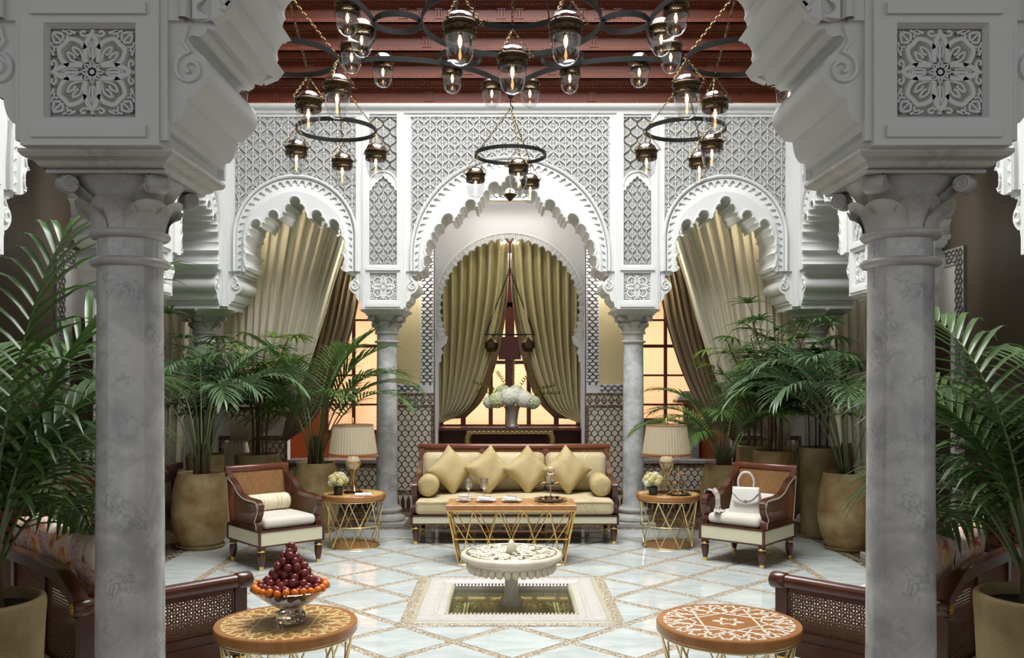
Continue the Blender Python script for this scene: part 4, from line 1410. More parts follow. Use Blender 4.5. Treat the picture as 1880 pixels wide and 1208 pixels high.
def pillow_mb(w, h, th, n=14, pinch=.07):
    m = MB()
    for sg in (-1, 1):
        def fn(u, v):
            a, b = u * 2 - 1, v * 2 - 1
            x = w / 2 * a * (1 - pinch * (1 - b * b)); z = h / 2 * b * (1 - pinch * (1 - a * a))
            q = (max(0, 1 - a ** 4) * max(0, 1 - b ** 4)) ** .55
            return (x, sg * th / 2 * q + .004 * sin(a * 7 + b * 4) * q, z)
        k = len(m.f); m.grid(fn, n, n)
        if sg > 0: m.f[k:] = [tuple(reversed(f)) for f in m.f[k:]]
    return merged(m)
pm = pillow_mb(.41, .41, .19, 18, .10).mesh('throw_pillow', MT['gold_deep'], 180)
for (x, y, tilt, lab) in ((-.655, 9.90, 40, 'leftmost gold diamond throw pillow on the sofa'), (-.232, 9.90, 50, 'second gold diamond throw pillow from the left on the sofa'),
                          (.19, 9.90, 47, 'third gold diamond throw pillow from the left, behind the tiered stand'), (.625, 9.90, 44, 'rightmost gold diamond throw pillow on the sofa')):
    o = inst(pm, 'throw_pillow', None, (x, y, .742), (radians(-20), radians(tilt), 0))
    tag(o, lab, 'pillow', 'throw pillows on the gold sofa')
bm_ = bolster_mb(.40, .112); bm_.v = [(y, x, z) for x, y, z in bm_.v]; bme = bm_.mesh('bolster', MT['gold_deep'], 60)
for x, lab in ((-.885, 'round gold bolster at the left end of the sofa'), (.975, 'round gold bolster at the right end of the sofa')):
    o = inst(bme, 'bolster', None, (x, 9.78, .60)); tag(o, lab, 'cushion', 'bolsters of the gold sofa')

# ------------------------------------------------------------------ near cane settees
def settee(label, s):
    """s = -1: near arm at local -x"""
    t = thing('cane_settee', label, 'settee', group='near cane settees')
    hw, hd = .775, .475
    W = MT['wood']
    m = MB(); m.box(-hw, hw, -hd, hd, .20, .29); m.build('seat_rail', W, t, 0)
    for x in (-hw + .05, hw - .05):
        for y in (-hd + .05, hd - .05): add_leg(t, x, y)
    for q in (-1, 1):
        x = q * (hw - .03)
        m = MB()
        for y in (-hd + .06, hd - .05): m.box(x - .028, x + .028, y - .035, y + .035, .28, .60)
        m.box(x - .02, x + .02, -hd + .08, hd - .07, .28, .34); m.box(x - .014, x + .014, -hd + .08, hd - .07, .545, .575)
        f = m.build('arm_frame', W, t, 30)
        m = MB(); m.lathe([(.001, -hd - .01), (.042, -hd - .01), (.048, -hd), (.048, -hd + .075), (.044, -hd + .08), (.040, -hd + .082), (.040, hd - .085), (.044, hd - .08), (.048, hd - .075), (.048, hd), (.042, hd + .01), (.001, hd + .01)], 24)
        m.v = [(a, c, b) for a, b, c in m.v]
        rl = m.build('arm_rail', W, t, 40, (x, 0, .605))
        for e in (-1, 1):
            m = MB()
            for k in range(8): m.sphere((.02 * cos(k * pi / 4), e * (hd + .011), .02 * sin(k * pi / 4)), .008, 6, 4)
            m.sphere((0, e * (hd + .011), 0), .011, 8, 5)
            m.build('brass_rosette', MT['brass'], rl)
        m = MB(); cane(m, (x, -hd + .10, .335), (0, 2 * hd - .20, 0), (0, 0, .215), .0155, .0068, diag=True)
        m.build('cane_side', MT['cane_dark'], t, 0)
    # back with crest that sweeps down to the arms
    yb = hd - .03
    crest = smooth_path([(-hw + .02, .62), (-hw + .10, .66), (-hw + .17, .69), (-hw + .26, .725), (-hw + .40, .735), (0, .74), (hw - .40, .735), (hw - .26, .725), (hw - .17, .69), (hw - .10, .66), (hw - .02, .62)], 6)
    m = MB(); m.sweep(crest, [(-.03, -.035), (.03, -.035), (.035, 0), (.03, .035), (-.03, .035), (-.03, -.035)], lambda a, b, c: (a, yb + c, b))
    for x in (-.26, .26): m.box(x - .025, x + .025, yb - .02, yb + .02, .28, .72)
    m.build('back_frame', W, t, 40)
    def zc(x):
        for (a, b), (c, d) in zip(crest, crest[1:]):
            if min(a, c) <= x <= max(a, c) and abs(c - a) > 1e-6: return b + (d - b) * (x - a) / (c - a)
        return .62
    m = MB(); cane(m, (-hw + .05, yb, .30), (2 * hw - .10, 0, 0), (0, 0, .60), .0155, .0075, top=lambda u: max(.2, min(1, (zc(-hw + .05 + (2 * hw - .1) * u) - .31) / .60)))
    m.build('cane_back', MT['cane_dark'], t, 0)
    m = MB(); m.rbox((0, -.03, .355), (2 * hw - .14, 2 * hd - .16, .14), .05, puff=.015); merged(m); m.build('seat_cushion', MT['white_fabric'], t, 180)
    return t
SL, SR = (-2.372, 5.324), (2.352, 5.324)
st = settee('dark cane settee with floral pillows behind the near left column', -1)
st.location = (*SL, 0); st.rotation_euler = (0, 0, radians(135))
dup(st, (*SR, 0), radians(225), 'dark cane settee with floral pillows behind the near right column')
fp = pillow_mb(.46, .46, .17).mesh('floral_pillow', MT['floral'], 180)
def put_pillow(c, rz, lx, ly, z, lean, tilt, lab):
    x, y = rot_xy(lx, ly, rz, c)
    o = inst(fp, 'floral_pillow', None, (x, y, z))
    o.rotation_mode = 'XYZ'
    M = Matrix.Rotation(rz, 4, 'Z') @ Matrix.Rotation(radians(lean), 4, 'X') @ Matrix.Rotation(radians(tilt), 4, 'Y')
    o.rotation_euler = M.to_euler()
    tag(o, lab, 'pillow', 'pink and yellow floral pillows')
r1, r2 = radians(135), radians(225)
put_pillow(SL, r1, -.50, .26, .715, -14, 6, 'pink floral pillow just left of the near left column')
put_pillow(SL, r1, -.02, .27, .715, -14, -8, 'pink and yellow floral pillow in the middle of the left settee')
put_pillow(SL, r1, .42, .27, .715, -14, 10, 'floral pillow farthest along the left settee, behind palm leaves')
put_pillow(SR, r2, .46, .26, .715, -14, -6, 'pink floral pillow just right of the near right column')
put_pillow(SR, r2, -.02, .27, .715, -14, 14, 'floral pillow farther along the right settee')

# ------------------------------------------------------------------ brass lattice tables
def star_inlay(mb, R, z, ivory=True):
    fr = XY(z)
    P = lambda a, r: (R * r * cos(a), R * r * sin(a))
    class _seg:
        def ribbon(self, path, w, h, f):
            for p, q in zip(path, path[1:]): mb_.ribbon([p, q], w, h, f)
    mb_ = mb; mb = _seg()
    w_ = .014 * R / .355
    w_ = .0095 * R / .355
    def line(p, q, keep):
        n = 40; run = []
        for i in range(n + 1):
            x, y = p[0] + (q[0] - p[0]) * i / n, p[1] + (q[1] - p[1]) * i / n
            if keep(sqrt(x * x + y * y) / R): run.append((x, y))
            else:
                if len(run) > 1: mb_.ribbon([run[0], run[-1]], w_, .0012, fr)
                run = []
        if len(run) > 1: mb_.ribbon([run[0], run[-1]], w_, .0012, fr)
    w_ = .0115 * R / .355
    for k in range(12):
        a = k * pi / 6
        line(P(a, .80), P(a + 2 * pi / 3, .80), (lambda r: r > .46) if k % 2 else (lambda r: True))
    for k in range(6):
        a = k * pi / 3 + .26
        mb.ribbon([P(a, .10), P(a + pi / 6, .22), P(a + pi / 3, .10)], w_, .0012, fr)
        mb.ribbon([P(a, .56), P(a + .16, .63), P(a + .10, .72)], w_, .0012, fr); mb.ribbon([P(a, .56), P(a - .16, .63), P(a - .10, .72)], w_, .0012, fr)
    n = 24
    for k in range(n):
        a = 2 * pi * k / n; q = pi / n
        mb.ribbon([P(a, .90), P(a + q * .55, .93), P(a + q * .55, .84), P(a + q, .80), P(a + q * 1.45, .84), P(a + q * 1.45, .93), P(a + 2 * q, .90)], w_, .0012, fr)
        mb.ribbon([P(a + q, .80), P(a + q, .72), P(a + q * 1.6, .67)], w_, .0012, fr); mb.ribbon([P(a + q, .72), P(a + q * .4, .67)], w_, .0012, fr)

def drum_table(label, R, H, inlay_mat, n=10):
    t = thing('drum_table', label, 'table', group='round brass lattice tables')
    m = MB(); m.lathe([(.001, H - .055), (R - .012, H - .055), (R - .004, H - .05), (R, H - .044), (R, H - .006), (R - .004, H), (.001, H)], 72)
    tp = m.build('tabletop', MT['wood_honey'], t, 30)
    m = MB(); star_inlay(m, R * .97, H); m.build('star_inlay', inlay_mat, tp, 0)
    rt, rm, rb_ = R * .94, R * .86, R * .80
    m = MB()
    for (r, z) in ((rt, H - .062), (rm, H * .42), (rb_, .012)):
        m.tube([(r * cos(2 * pi * k / 48), r * sin(2 * pi * k / 48), z) for k in range(48)], .006, 6, closed=True)
    m.build('brass_hoop', MT['brass_pale'], t)
    m = MB(); m.lathe([(.001, .004), (rb_, .004), (rb_, .010), (.001, .010)], 48); m.build('brass_base_plate', MT['brass_pale'], t, 30)
    bar = None
    for k in range(n):
        for sg in (-1, 1):
            a0 = 2 * pi * k / n; a1 = a0 + sg * 2 * pi / n
            m = MB(); m.tube([(rt * cos(a0), rt * sin(a0), H - .062), (rb_ * cos(a1), rb_ * sin(a1), .012)], .0058, 6)
            m.build('brass_rod', MT['brass_pale'], t)
    return t
ivory_l = mat('boxwood_inlay', (.66, .52, .20), .4)
mop = mat('bone_inlay', (.74, .70, .60), .4)
d = drum_table('low round star-inlaid table carrying the fruit bowl', .355, .52, ivory_l); d.location = (-1.15, 4.55, 0)
d = drum_table('low round table with white star inlay in front of right settee', .36, .52, mop); d.location = (1.087, 4.55, 0)
d = drum_table('round brass lattice table with lamp and napkin beside left armchair', .33, .55, ivory_l, 8); d.location = (-1.637, 9.40, 0)
dup(d, (1.645, 9.40, 0), .3, 'round brass lattice table with lamp and tiered stand beside right armchair')

# coffee table
t = thing('coffee_table', 'rectangular honey wood coffee table on brass lattice in front of sofa', 'table', (.005, 8.65, 0))
H = .565; hx, hy = .61, .25
m = MB(); m.bbox(-hx, hx, -hy, hy, H - .045, H, .004); tp = m.build('tabletop', MT['wood_honey'], t, 0)
m = MB()
for k in range(9):
    x = -hx + .03 + (2 * hx - .06) * k / 9
    w9 = (2 * hx - .06) / 9
    for sgn in (-1, 1):
        m.ribbon([(x, -sgn * .22), (x + w9 / 2, -sgn * .02), (x + w9, -sgn * .22)], .008, .001, XY(H))
m.build('star_inlay', ivory_l, tp, 0)
bx_, by_ = .50, .19
m = MB()
for (z, f) in ((H - .05, 0.), (.24, .62), (.008, 1.)):
    a, b = hx - .01 + (bx_ - hx) * f, hy - .01 + (by_ - hy) * f
    m.tube([(-a, -b, z), (a, -b, z), (a, b, z), (-a, b, z)], .0065, 6, closed=True)
m.build('brass_hoop', MT['brass'], t, 0)
def rod(p, q):
    m = MB(); m.tube([p, q], .0062, 6); m.build('brass_rod', MT['brass'], t)
nl = 5
for sy in (-1, 1):
    for k in range(nl):
        u0 = -1 + 2 * k / nl; u1 = -1 + 2 * (k + 1) / nl
        rod((u0 * (hx - .01), sy * (hy - .01), H - .05), (u1 * (bx_ - .02), sy * by_, .008))
        rod((u1 * (hx - .01), sy * (hy - .01), H - .05), (u0 * (bx_ - .02), sy * by_, .008))
for sx in (-1, 1):
    for k in range(2):
        u0 = -1 + k; u1 = k
        rod((sx * (hx - .01), u0 * (hy - .01), H - .05), (sx * bx_, u1 * by_, .008)); rod((sx * (hx - .01), u1 * (hy - .01), H - .05), (sx * bx_, u0 * by_, .008))
    for sy in (-1, 1): rod((sx * (hx - .01), sy * (hy - .01), H - .05), (sx * bx_, sy * by_, .008))
# ================================================================== CURTAINS
def curtain_mb(inner, outer, y, folds, amp, nu=120, nv=26, tight=.75, gather=.6, yslope=0.):
    """pleated cloth between two edge paths [(x, z)...] running from the heading to the tie"""
    I = smooth_path(inner, 8); O = smooth_path(outer, 8)
    def samp(P, t):
        q = t * (len(P) - 1); i = min(int(q), len(P) - 2); f = q - i
        return (P[i][0] + (P[i + 1][0] - P[i][0]) * f, P[i][1] + (P[i + 1][1] - P[i][1]) * f)
    rr = random.Random(int(folds * 13 + abs(y) * 7)); ph = [rr.uniform(-.5, .5) for _ in range(40)]
    def fn(u, v):
        a, b = samp(I, v), samp(O, v)
        x = a[0] + (b[0] - a[0]) * u; z = a[1] + (b[1] - a[1]) * u
        k = u * folds; kk = ph[int(k) % 40]
        A = amp * (1 - gather * v)
        f = sin(2 * pi * k + kk + 1.2 * sin(v * 3 + kk * 4)) + .35 * sin(4 * pi * k + kk * 5)
        return (x, y + A * f + yslope * v, z)
    m = MB(); m.grid(fn, nu, nv)
    return m
def mirror(p, s): return [(s * a, b) for a, b in p]
def curtain(name, label, inner, outer, y, folds, amp, m_, s=1, group=None, **k):
    mb = curtain_mb(mirror(inner, s), mirror(outer, s), y, folds, amp, **k)
    o = mb.build(name, MT[m_], None, 180)
    so = o.modifiers.new('cloth_thickness', 'SOLIDIFY'); so.thickness = .004
    return tag(o, label, 'curtain', group)
CI = [(-.02, 3.60), (-.07, 2.9), (-.22, 2.20), (-.41, 1.62), (-.62, 1.30), (-.95, 1.14)]
CO = [(-1.0, 3.03), (-.985, 2.4), (-.965, 1.9), (-.96, 1.5), (-.96, 1.3), (-.965, 1.18)]
# heading follows the arch: build with a curved top
def arch_curtain(s, label):
    I, O = smooth_path(CI, 8), smooth_path(CO, 8)
    rr = random.Random(5 + s); ph = [rr.uniform(-.6, .6) for _ in range(20)]
    def fn(u, v):
        q = v * (len(I) - 1); i = min(int(q), len(I) - 2); f = q - i
        a = (I[i][0] + (I[i + 1][0] - I[i][0]) * f, I[i][1] + (I[i + 1][1] - I[i][1]) * f)
        b = (O[i][0] + (O[i + 1][0] - O[i][0]) * f, O[i][1] + (O[i + 1][1] - O[i][1]) * f)
        x = a[0] + (b[0] - a[0]) * u; z = a[1] + (b[1] - a[1]) * u
        z += (1 - v) ** 2.2 * .42 * sin(pi * u) ** .8
        k = u * 7.5; kk = ph[int(k) % 20]
        A = .085 * (1 - .4 * v)
        return (s * -x if s > 0 else x, 12.34 + A * (sin(2 * pi * k + .8 * sin(2 * pi * k) + kk * .3)) - .06 * v, z)
    m = MB(); m.grid(fn, 150, 30)
    o = m.build('curtain', MT['olive'], None, 180)
    so = o.modifiers.new('cloth_thickness', 'SOLIDIFY'); so.thickness = .005
    tag(o, label, 'curtain', 'olive window curtains')
arch_curtain(-1, 'olive taffeta curtain drawn to the left of the arched window')
arch_curtain(1, 'olive taffeta curtain drawn to the right of the arched window')
for s, nm in ((1, 'left'), (-1, 'right')):
    curtain('curtain', 'inner bronze curtain layer against the window, %s half' % nm, [(-.01, 3.5), (-.03, 2.9), (-.11, 2.3), (-.24, 1.8), (-.38, 1.45), (-.62, 1.2)], [(-.40, 3.5), (-.55, 2.9), (-.7, 2.3), (-.85, 1.8), (-.92, 1.4), (-.94, 1.18)], 12.52, 5, .035, 'olive_back', s, 'inner window curtains', nu=60)
    curtain('curtain', 'cream sheer curtain swept across the %s back arch' % nm, [(-1.70, 4.35), (-1.95, 3.7), (-2.2, 2.95), (-2.36, 2.4), (-2.58, 1.75), (-2.85, 1.22), (-3.36, .93)],
            [(-3.62, 4.35), (-3.62, 3.6), (-3.60, 2.9), (-3.58, 2.3), (-3.55, 1.7), (-3.52, 1.3), (-3.48, .98)], 11.22, 13, .05, 'sheer', s, 'cream sheer curtains', nu=200, gather=.5)
    curtain('curtain', 'lower tail of the %s sheer curtain falling to the floor' % nm, [(-3.30, .98), (-3.22, .6), (-3.15, .02)], [(-3.55, .98), (-3.60, .6), (-3.66, .02)], 11.22, 5, .04, 'sheer', s, 'sheer curtain tails', nu=60, nv=10, gather=.0)
    curtain('curtain', 'dark olive curtain hanging behind the %s cream sheer' % nm, [(-1.68, 4.3), (-1.78, 3.5), (-1.90, 2.95), (-2.02, 2.4), (-2.24, 1.75), (-2.52, 1.22), (-2.86, .95)],
            [(-2.45, 4.3), (-2.5, 3.5), (-2.58, 2.9), (-2.68, 2.3), (-2.78, 1.7), (-2.86, 1.3), (-2.92, .98)], 11.52, 8, .05, 'olive_back', s, 'dark curtains behind the sheers', nu=120, gather=.45)
    curtain('curtain', 'cream sheer curtain hanging in the %s gallery corner' % nm, [(-4.02, 4.6), (-4.02, 3.5), (-4.05, 2.4), (-4.10, 1.4), (-4.16, .01)], [(-5.1, 4.6), (-5.1, 3.5), (-5.05, 2.4), (-5.0, 1.4), (-4.95, .01)], 11.35, 9, .05, 'sheer', s, 'gallery corner sheers', nu=120, gather=.0)

# ================================================================== POTS
def pot_prof(r, h, kind):
    if kind == 'belly': return [(.60, 0), (.66, .02), (.70, .05), (.86, .18), (.98, .36), (1.0, .55), (.95, .75), (.86, .90), (.80, .97), (.80, .99), (.77, 1.0), (.72, .985), (.72, .93)]
    if kind == 'tall': return [(.80, 0), (.84, .01), (.84, .03), (.90, .04), (.94, .3), (.97, .6), (.99, .9), (1.0, .98), (.99, 1.0), (.91, 1.0), (.90, .95)]
    return [(.74, 0), (.78, .02), (.86, .2), (.93, .5), (.98, .85), (1.0, .93), (1.0, .985), (.97, 1.0), (.90, 1.0), (.88, .94)]
def pot(loc, r, h, kind, m_, label):
    t = thing('clay_pot', label, 'pot', (loc[0], loc[1], 0), group='clay planters')
    P = pot_prof(r, h, kind)
    m = MB(); m.lathe([(a * r, b * h) for a, b in smooth_path(P, 3)], 40)
    # open the top: remove the cap face
    m.f = [f for f in m.f if len(f) < 10 or all(abs(m.v[i][2]) < .01 for i in f)]
    m.build('pot_body', MT[m_], t, 50)
    if kind != 'drum':
        m = MB(); a = P[0][0] * r; m.lathe([(.001, .001), (a * 1.22, .001), (a * 1.36, .03), (a * 1.36, .038), (a * 1.30, .038), (a * 1.2, .012), (.001, .012)], 40); m.build('saucer', MT['pot_olive'], t, 40)
    m = MB(); m.lathe([(.001, h * .945), (P[-1][0] * r * .99, h * .94)], 32); m.build('soil', MT['soil'], t, 0)
    return t

# ================================================================== PALMS
def leaflet(mb, p, d, side, L, w, droop, nseg=5):
    """V-folded tapering strip starting at p in direction d"""
    p, d = Vector(p), Vector(d).normalized()
    side = Vector(side)
    rows = []
    for i in range(nseg + 1):
        t = i / nseg
        wd = w * (sin(pi * min(1, .12 + t * .88)) ** .7) * (1 - .35 * t)
        if i == nseg: wd = w * .03
        s = d.cross(Vector((0, 0, 1)))
        if s.length < 1e-3: s = side.copy()
        s.normalize()
        up = s.cross(d).normalized()
        rows.append((p - s * wd / 2 + up * wd * .18, p.copy(), p + s * wd / 2 + up * wd * .18))
        d = (d + Vector((0, 0, -droop * (.4 + t)))).normalized()
        p = p + d * (L / nseg)
    vs = [tuple(q) for r in rows for q in r]
    fs = []
    for i in range(nseg):
        a = i * 3
        fs += [(a, a + 1, a + 4, a + 3), (a + 1, a + 2, a + 5, a + 4)]
    mb.add(vs, fs)

def frond_path(base, az, el, L, bend, n=18, pw=1.5):
    p = Vector(base); out = [p.copy()]; e = el
    for i in range(n):
        t = i / n
        e = el - bend * t ** pw
        p = p + Vector((cos(az) * cos(e), sin(az) * cos(e), sin(e))) * (L / n)
        out.append(p.copy())
    return out

def pinnate(leaf, stem, base, az, el, L, bend, rng, npair=24, start=.33, ll=.36, lw=.026, droop=.18, pw=1.5):
    P = frond_path(base, az, el, L, bend, pw=pw)
    n = len(P) - 1
    stem.tube(P, [.0085 * (1 - .8 * i / n) + .0012 for i in range(n + 1)], 5)
    for k in range(npair):
        t = start + (1 - start) * (k + .3) / npair
        q = t * n; i = min(int(q), n - 1); f = q - i
        p = P[i].lerp(P[i + 1], f); T = (P[i + 1] - P[i]).normalized()
        s = T.cross(Vector((0, 0, 1)))
        if s.length < .05: s = Vector((-sin(az), cos(az), 0))
        s.normalize(); up = s.cross(T).normalized()
        tt = (t - start) / (1 - start)
        lk = ll * (.55 + .9 * sin(pi * min(1, .18 + tt * .72))) * .75 * rng.uniform(.88, 1.08)
        ang = radians(62 - 38 * tt)
        for sg in (-1, 1):
            d = T * cos(ang) + s * sg * sin(ang) + up * .22
            leaflet(leaf, p, d, s, lk, lw * rng.uniform(.85, 1.1), droop * rng.uniform(.7, 1.35))
    leaflet(leaf, P[-1], P[-1] - P[-2], Vector((1, 0, 0)), ll * .45, lw * .8, droop)

def palm(loc, z0, fronds, label, m_='leaf', stems=3, name='kentia_palm', seed=1, **k):
    rng = random.Random(seed)
    t = thing(name, label, 'palm', (loc[0], loc[1], 0), group='potted palms')
    st = MB(); tr = MB()
    for (az, el, L, bend) in fronds:
        lf = MB(); sm = MB()
        a = radians(az); r0 = .05
        pinnate(lf, sm, (r0 * cos(a), r0 * sin(a), z0), a, radians(el), L, radians(bend), rng, **k)
        f = lf.build('frond', MT[m_], t, 180)
        sm.build('frond_stalk', MT['stem'], f, 180)
    for q in range(stems):
        a = 2 * pi * q / max(1, stems) + .4
        tr.tube([(.07 * cos(a), .07 * sin(a), z0 - .12), (.06 * cos(a), .06 * sin(a), z0 + .15), (.045 * cos(a), .045 * sin(a), z0 + .32)], [.032, .026, .012], 8)
    tr.build('stem', MT['trunk'], t, 60)
    return t

def fan(leaf, stem, base, az, el, L, rng, nseg=9, ll=.30, lw=.042):
    P = frond_path(base, az, el, L, radians(35), 8)
    stem.tube(P, .0038, 4)
    T = (P[-1] - P[-2]).normalized()
    s = T.cross(Vector((0, 0, 1)))
    if s.length < .1: s = Vector((1, 0, 0))
    s.normalize()
    spread = radians(rng.uniform(150, 200))
    for k in range(nseg):
        a = -spread / 2 + spread * k / (nseg - 1)
        d = T * cos(a) + s * sin(a) + Vector((0, 0, .1))
        leaflet(leaf, P[-1], d, s, ll * rng.uniform(.8, 1.1) * (1 - .15 * abs(a) / spread), lw, .20 * rng.uniform(.6, 1.4))

def lady_palm(loc, z0, canes, label, m_='leaf', seed=3, ztop=2.2, spread=.35):
    rng = random.Random(seed)
    t = thing('lady_palm', label, 'palm', (loc[0], loc[1], 0), group='potted palms')
    for c in range(canes):
        a = 2 * pi * c / canes + rng.uniform(-.4, .4)
        r0, r1 = rng.uniform(.03, .11), spread * rng.uniform(.35, 1.0)
        h = z0 + (ztop - z0) * rng.uniform(.62, 1.0)
        cn = MB(); P = smooth_path([(r0 * cos(a), r0 * sin(a), z0 - .06), (r0 * 1.3 * cos(a), r0 * 1.3 * sin(a), (z0 + h) / 2), (r1 * cos(a), r1 * sin(a), h)], 5)
        cn.tube(P, .0085, 6)
        cb = cn.build('cane_stem', MT['trunk'], t, 60)
        nl = 7
        for q in range(nl):
            lf = MB(); sm = MB()
            f = .48 + .52 * q / (nl - 1)
            i = min(int(f * (len(P) - 1)), len(P) - 1)
            az = a + q * 2.4 + rng.uniform(-.4, .4)
            fan(lf, sm, P[i], az, radians(rng.uniform(15, 60)), rng.uniform(.14, .30), rng)
            lo = lf.build('fan_leaf', MT[m_], t, 180); sm.build('leaf_stalk', MT['stem'], lo, 180)
    return t

pot((-3.21, 9.33), .30, .78, 'belly', 'pot', 'big bellied ochre pot beside the left armchair')
pot((-2.23, 10.30), .275, .79, 'belly', 'pot', 'pale ochre pot between left armchair and lamp table')
pot((-2.98, 10.60), .255, .86, 'drum', 'pot_olive', 'olive clay pot behind the left armchair backrest')
pot((-3.42, 10.08), .21, .90, 'drum', 'pot_olive', 'dark clay pot behind the big bellied left pot')
pot((3.45, 9.22), .29, .79, 'belly', 'pot', 'big bellied ochre pot against the near right column edge')
pot((3.42, 9.95), .215, .99, 'tall', 'pot_olive', 'tall cylindrical olive clay pot behind the right armchair')
pot((2.98, 10.15), .235, .94, 'drum', 'pot', 'round rimmed clay pot directly above the right armchair backrest')
pot((2.92, 10.78), .20, .95, 'drum', 'pot_olive', 'small olive clay pot farthest back in the right corner')
pot((2.44, 10.25), .27, .78, 'belly', 'pot', 'pale ochre pot between lamp table and right armchair')
pot((-2.30, 3.86), .26, .80, 'drum', 'pot_olive', 'large olive clay pot in the lower left corner of the picture')
pot((2.26, 3.86), .26, .82, 'drum', 'pot_olive', 'large olive clay pot in the lower right corner of the picture')

palm((-3.21, 9.33), .76, [(20, 80, 1.75, 125), (75, 84, 1.8, 110), (140, 80, 1.7, 120), (200, 78, 1.65, 125), (250, 80, 1.6, 125), (300, 76, 1.6, 130), (345, 77, 1.75, 130), (50, 72, 1.6, 120), (110, 86, 1.75, 95), (270, 86, 1.65, 115), (322, 82, 1.5, 125), (225, 84, 1.6, 115), (35, 86, 1.8, 100)],
     'blue green palm in the big bellied left pot', 'leaf_blue', 5, seed=2, ll=.36, lw=.030, start=.50, pw=2.0, npair=20)
palm((-2.23, 10.30), .78, [(0, 74, 1.65, 115), (35, 78, 1.6, 95), (80, 84, 1.7, 70), (125, 78, 1.6, 85), (165, 76, 1.5, 95), (215, 76, 1.5, 100), (260, 82, 1.6, 85), (300, 74, 1.4, 105), (335, 66, 1.6, 110), (355, 84, 1.65, 75), (190, 85, 1.65, 60), (20, 86, 1.7, 55), (315, 86, 1.6, 75), (345, 78, 1.6, 100)],
     'tall green palm with arching fronds left of the lamp', 'leaf', 4, seed=4, ll=.38, lw=.028, start=.38, pw=1.8)
lady_palm((-2.98, 10.60), .82, 9, 'broad leaved bamboo palm behind the left armchair', 'leaf_lime', 6, 2.25, .48)
lady_palm((-3.42, 10.08), .87, 7, 'dark bamboo palm behind the big bellied left pot', 'leaf', 9, 2.28, .36)
palm((3.45, 9.22), .77, [(30, 80, 1.6, 110), (95, 84, 1.75, 100), (150, 78, 1.75, 125), (180, 76, 1.7, 125), (215, 74, 1.65, 130), (250, 76, 1.55, 125), (310, 76, 1.45, 125), (120, 72, 1.65, 120), (165, 86, 1.85, 105), (200, 82, 1.75, 115), (230, 84, 1.7, 105), (185, 70, 1.7, 125), (140, 84, 1.75, 100)],
     'blue green drooping palm in the big right pot', 'leaf_blue', 3, seed=8, ll=.38, lw=.032, start=.48, pw=2.0, npair=20)
lady_palm((3.42, 9.95), .95, 7, 'bamboo palm in the tall cylindrical pot', 'leaf', 12, 2.3, .42)
lady_palm((2.98, 10.15), .90, 9, 'dense bamboo palm above the right armchair', 'leaf', 14, 2.42, .50)
lady_palm((2.92, 10.78), .91, 5, 'light green bamboo palm at the back of the right corner', 'leaf_lime', 17, 2.38, .44)
palm((2.44, 10.25), .77, [(20, 70, 1.2, 95), (80, 80, 1.3, 80), (140, 70, 1.2, 100), (175, 62, 1.2, 110), (210, 68, 1.15, 105), (255, 74, 1.15, 100), (300, 72, 1.15, 100), (345, 70, 1.15, 95), (110, 58, 1.1, 100), (190, 80, 1.3, 90), (230, 60, 1.0, 110), (270, 82, 1.2, 90), (50, 84, 1.3, 80)],
     'slender green palm between right lamp and armchair', 'leaf', 5, seed=21, ll=.32, lw=.026)
palm((-2.30, 3.86), .78, [(75, 86, 1.75, 30), (50, 83, 1.7, 50), (95, 74, 1.7, 75), (110, 70, 1.6, 85), (125, 66, 1.6, 90), (85, 62, 1.4, 100), (100, 56, 1.35, 105), (70, 80, 1.45, 90), (48, 86, 1.3, 85), (115, 80, 1.5, 70), (140, 60, 1.5, 100),
     (90, 50, 1.15, 112), (62, 84, 1.15, 105), (150, 75, 1.6, 80), (80, 76, 1.25, 112)],
     'large dark kentia palm filling the left edge of the picture', 'leaf', 4, seed=31, ll=.50, lw=.044, npair=16, droop=.30)
palm((2.26, 3.86), .80, [(105, 78, 1.45, 85), (85, 72, 1.5, 85), (70, 66, 1.5, 95), (55, 70, 1.45, 90), (95, 58, 1.35, 105), (80, 52, 1.25, 110), (120, 84, 1.3, 90), (40, 62, 1.4, 95), (128, 86, 1.2, 95), (65, 80, 1.5, 75), (110, 66, 1.1, 112), (100, 84, 1.5, 60), (90, 44, 1.1, 112), (30, 76, 1.5, 80)],
     'large dark kentia palm filling the right edge of the picture', 'leaf', 4, seed=33, ll=.48, lw=.038, npair=17, droop=.28)

for s, nm in ((-1, 'left'), (1, 'right')):
    for y, z, x0, x1 in ((11.22, 4.34, 1.6, 3.9), (11.52, 4.30, 1.6, 3.0)):
        m = MB(); m.tube([(s * x0, y, z), (s * x1, y, z)], .018, 10); struct(m.build('trim_curtain_rod', MT['bronze'], None), 'dark curtain rod of the %s back bay' % nm)
# ================================================================== CHANDELIER
def link_chain(mb, p, q, pitch=.021, r=.0022, lw=.0065):
    p, q = Vector(p), Vector(q); d = q - p; L = d.length; d.normalize()
    n = max(1, int(L / pitch)); a = d.orthogonal().normalized(); b = d.cross(a)
    for i in range(n):
        c = p + d * (L * (i + .5) / n); s = a if i % 2 else b
        hl = L / n * .66
        pts = [c + d * (hl * cos(t)) + s * (lw * sin(t)) for t in [2 * pi * k / 8 for k in range(8)]]
        mb.tube(pts, r, 4, closed=True)
def band_bar(mb, path, hgt, th, z, closed=False):
    """flat iron strip standing on edge along a horizontal 2-D path"""
    sec = [(-th / 2, -hgt / 2), (th / 2, -hgt / 2), (th / 2, hgt / 2), (-th / 2, hgt / 2), (-th / 2, -hgt / 2)]
    mb.sweep(path, sec, lambda a, b, c: (a, b, z + c), closed)

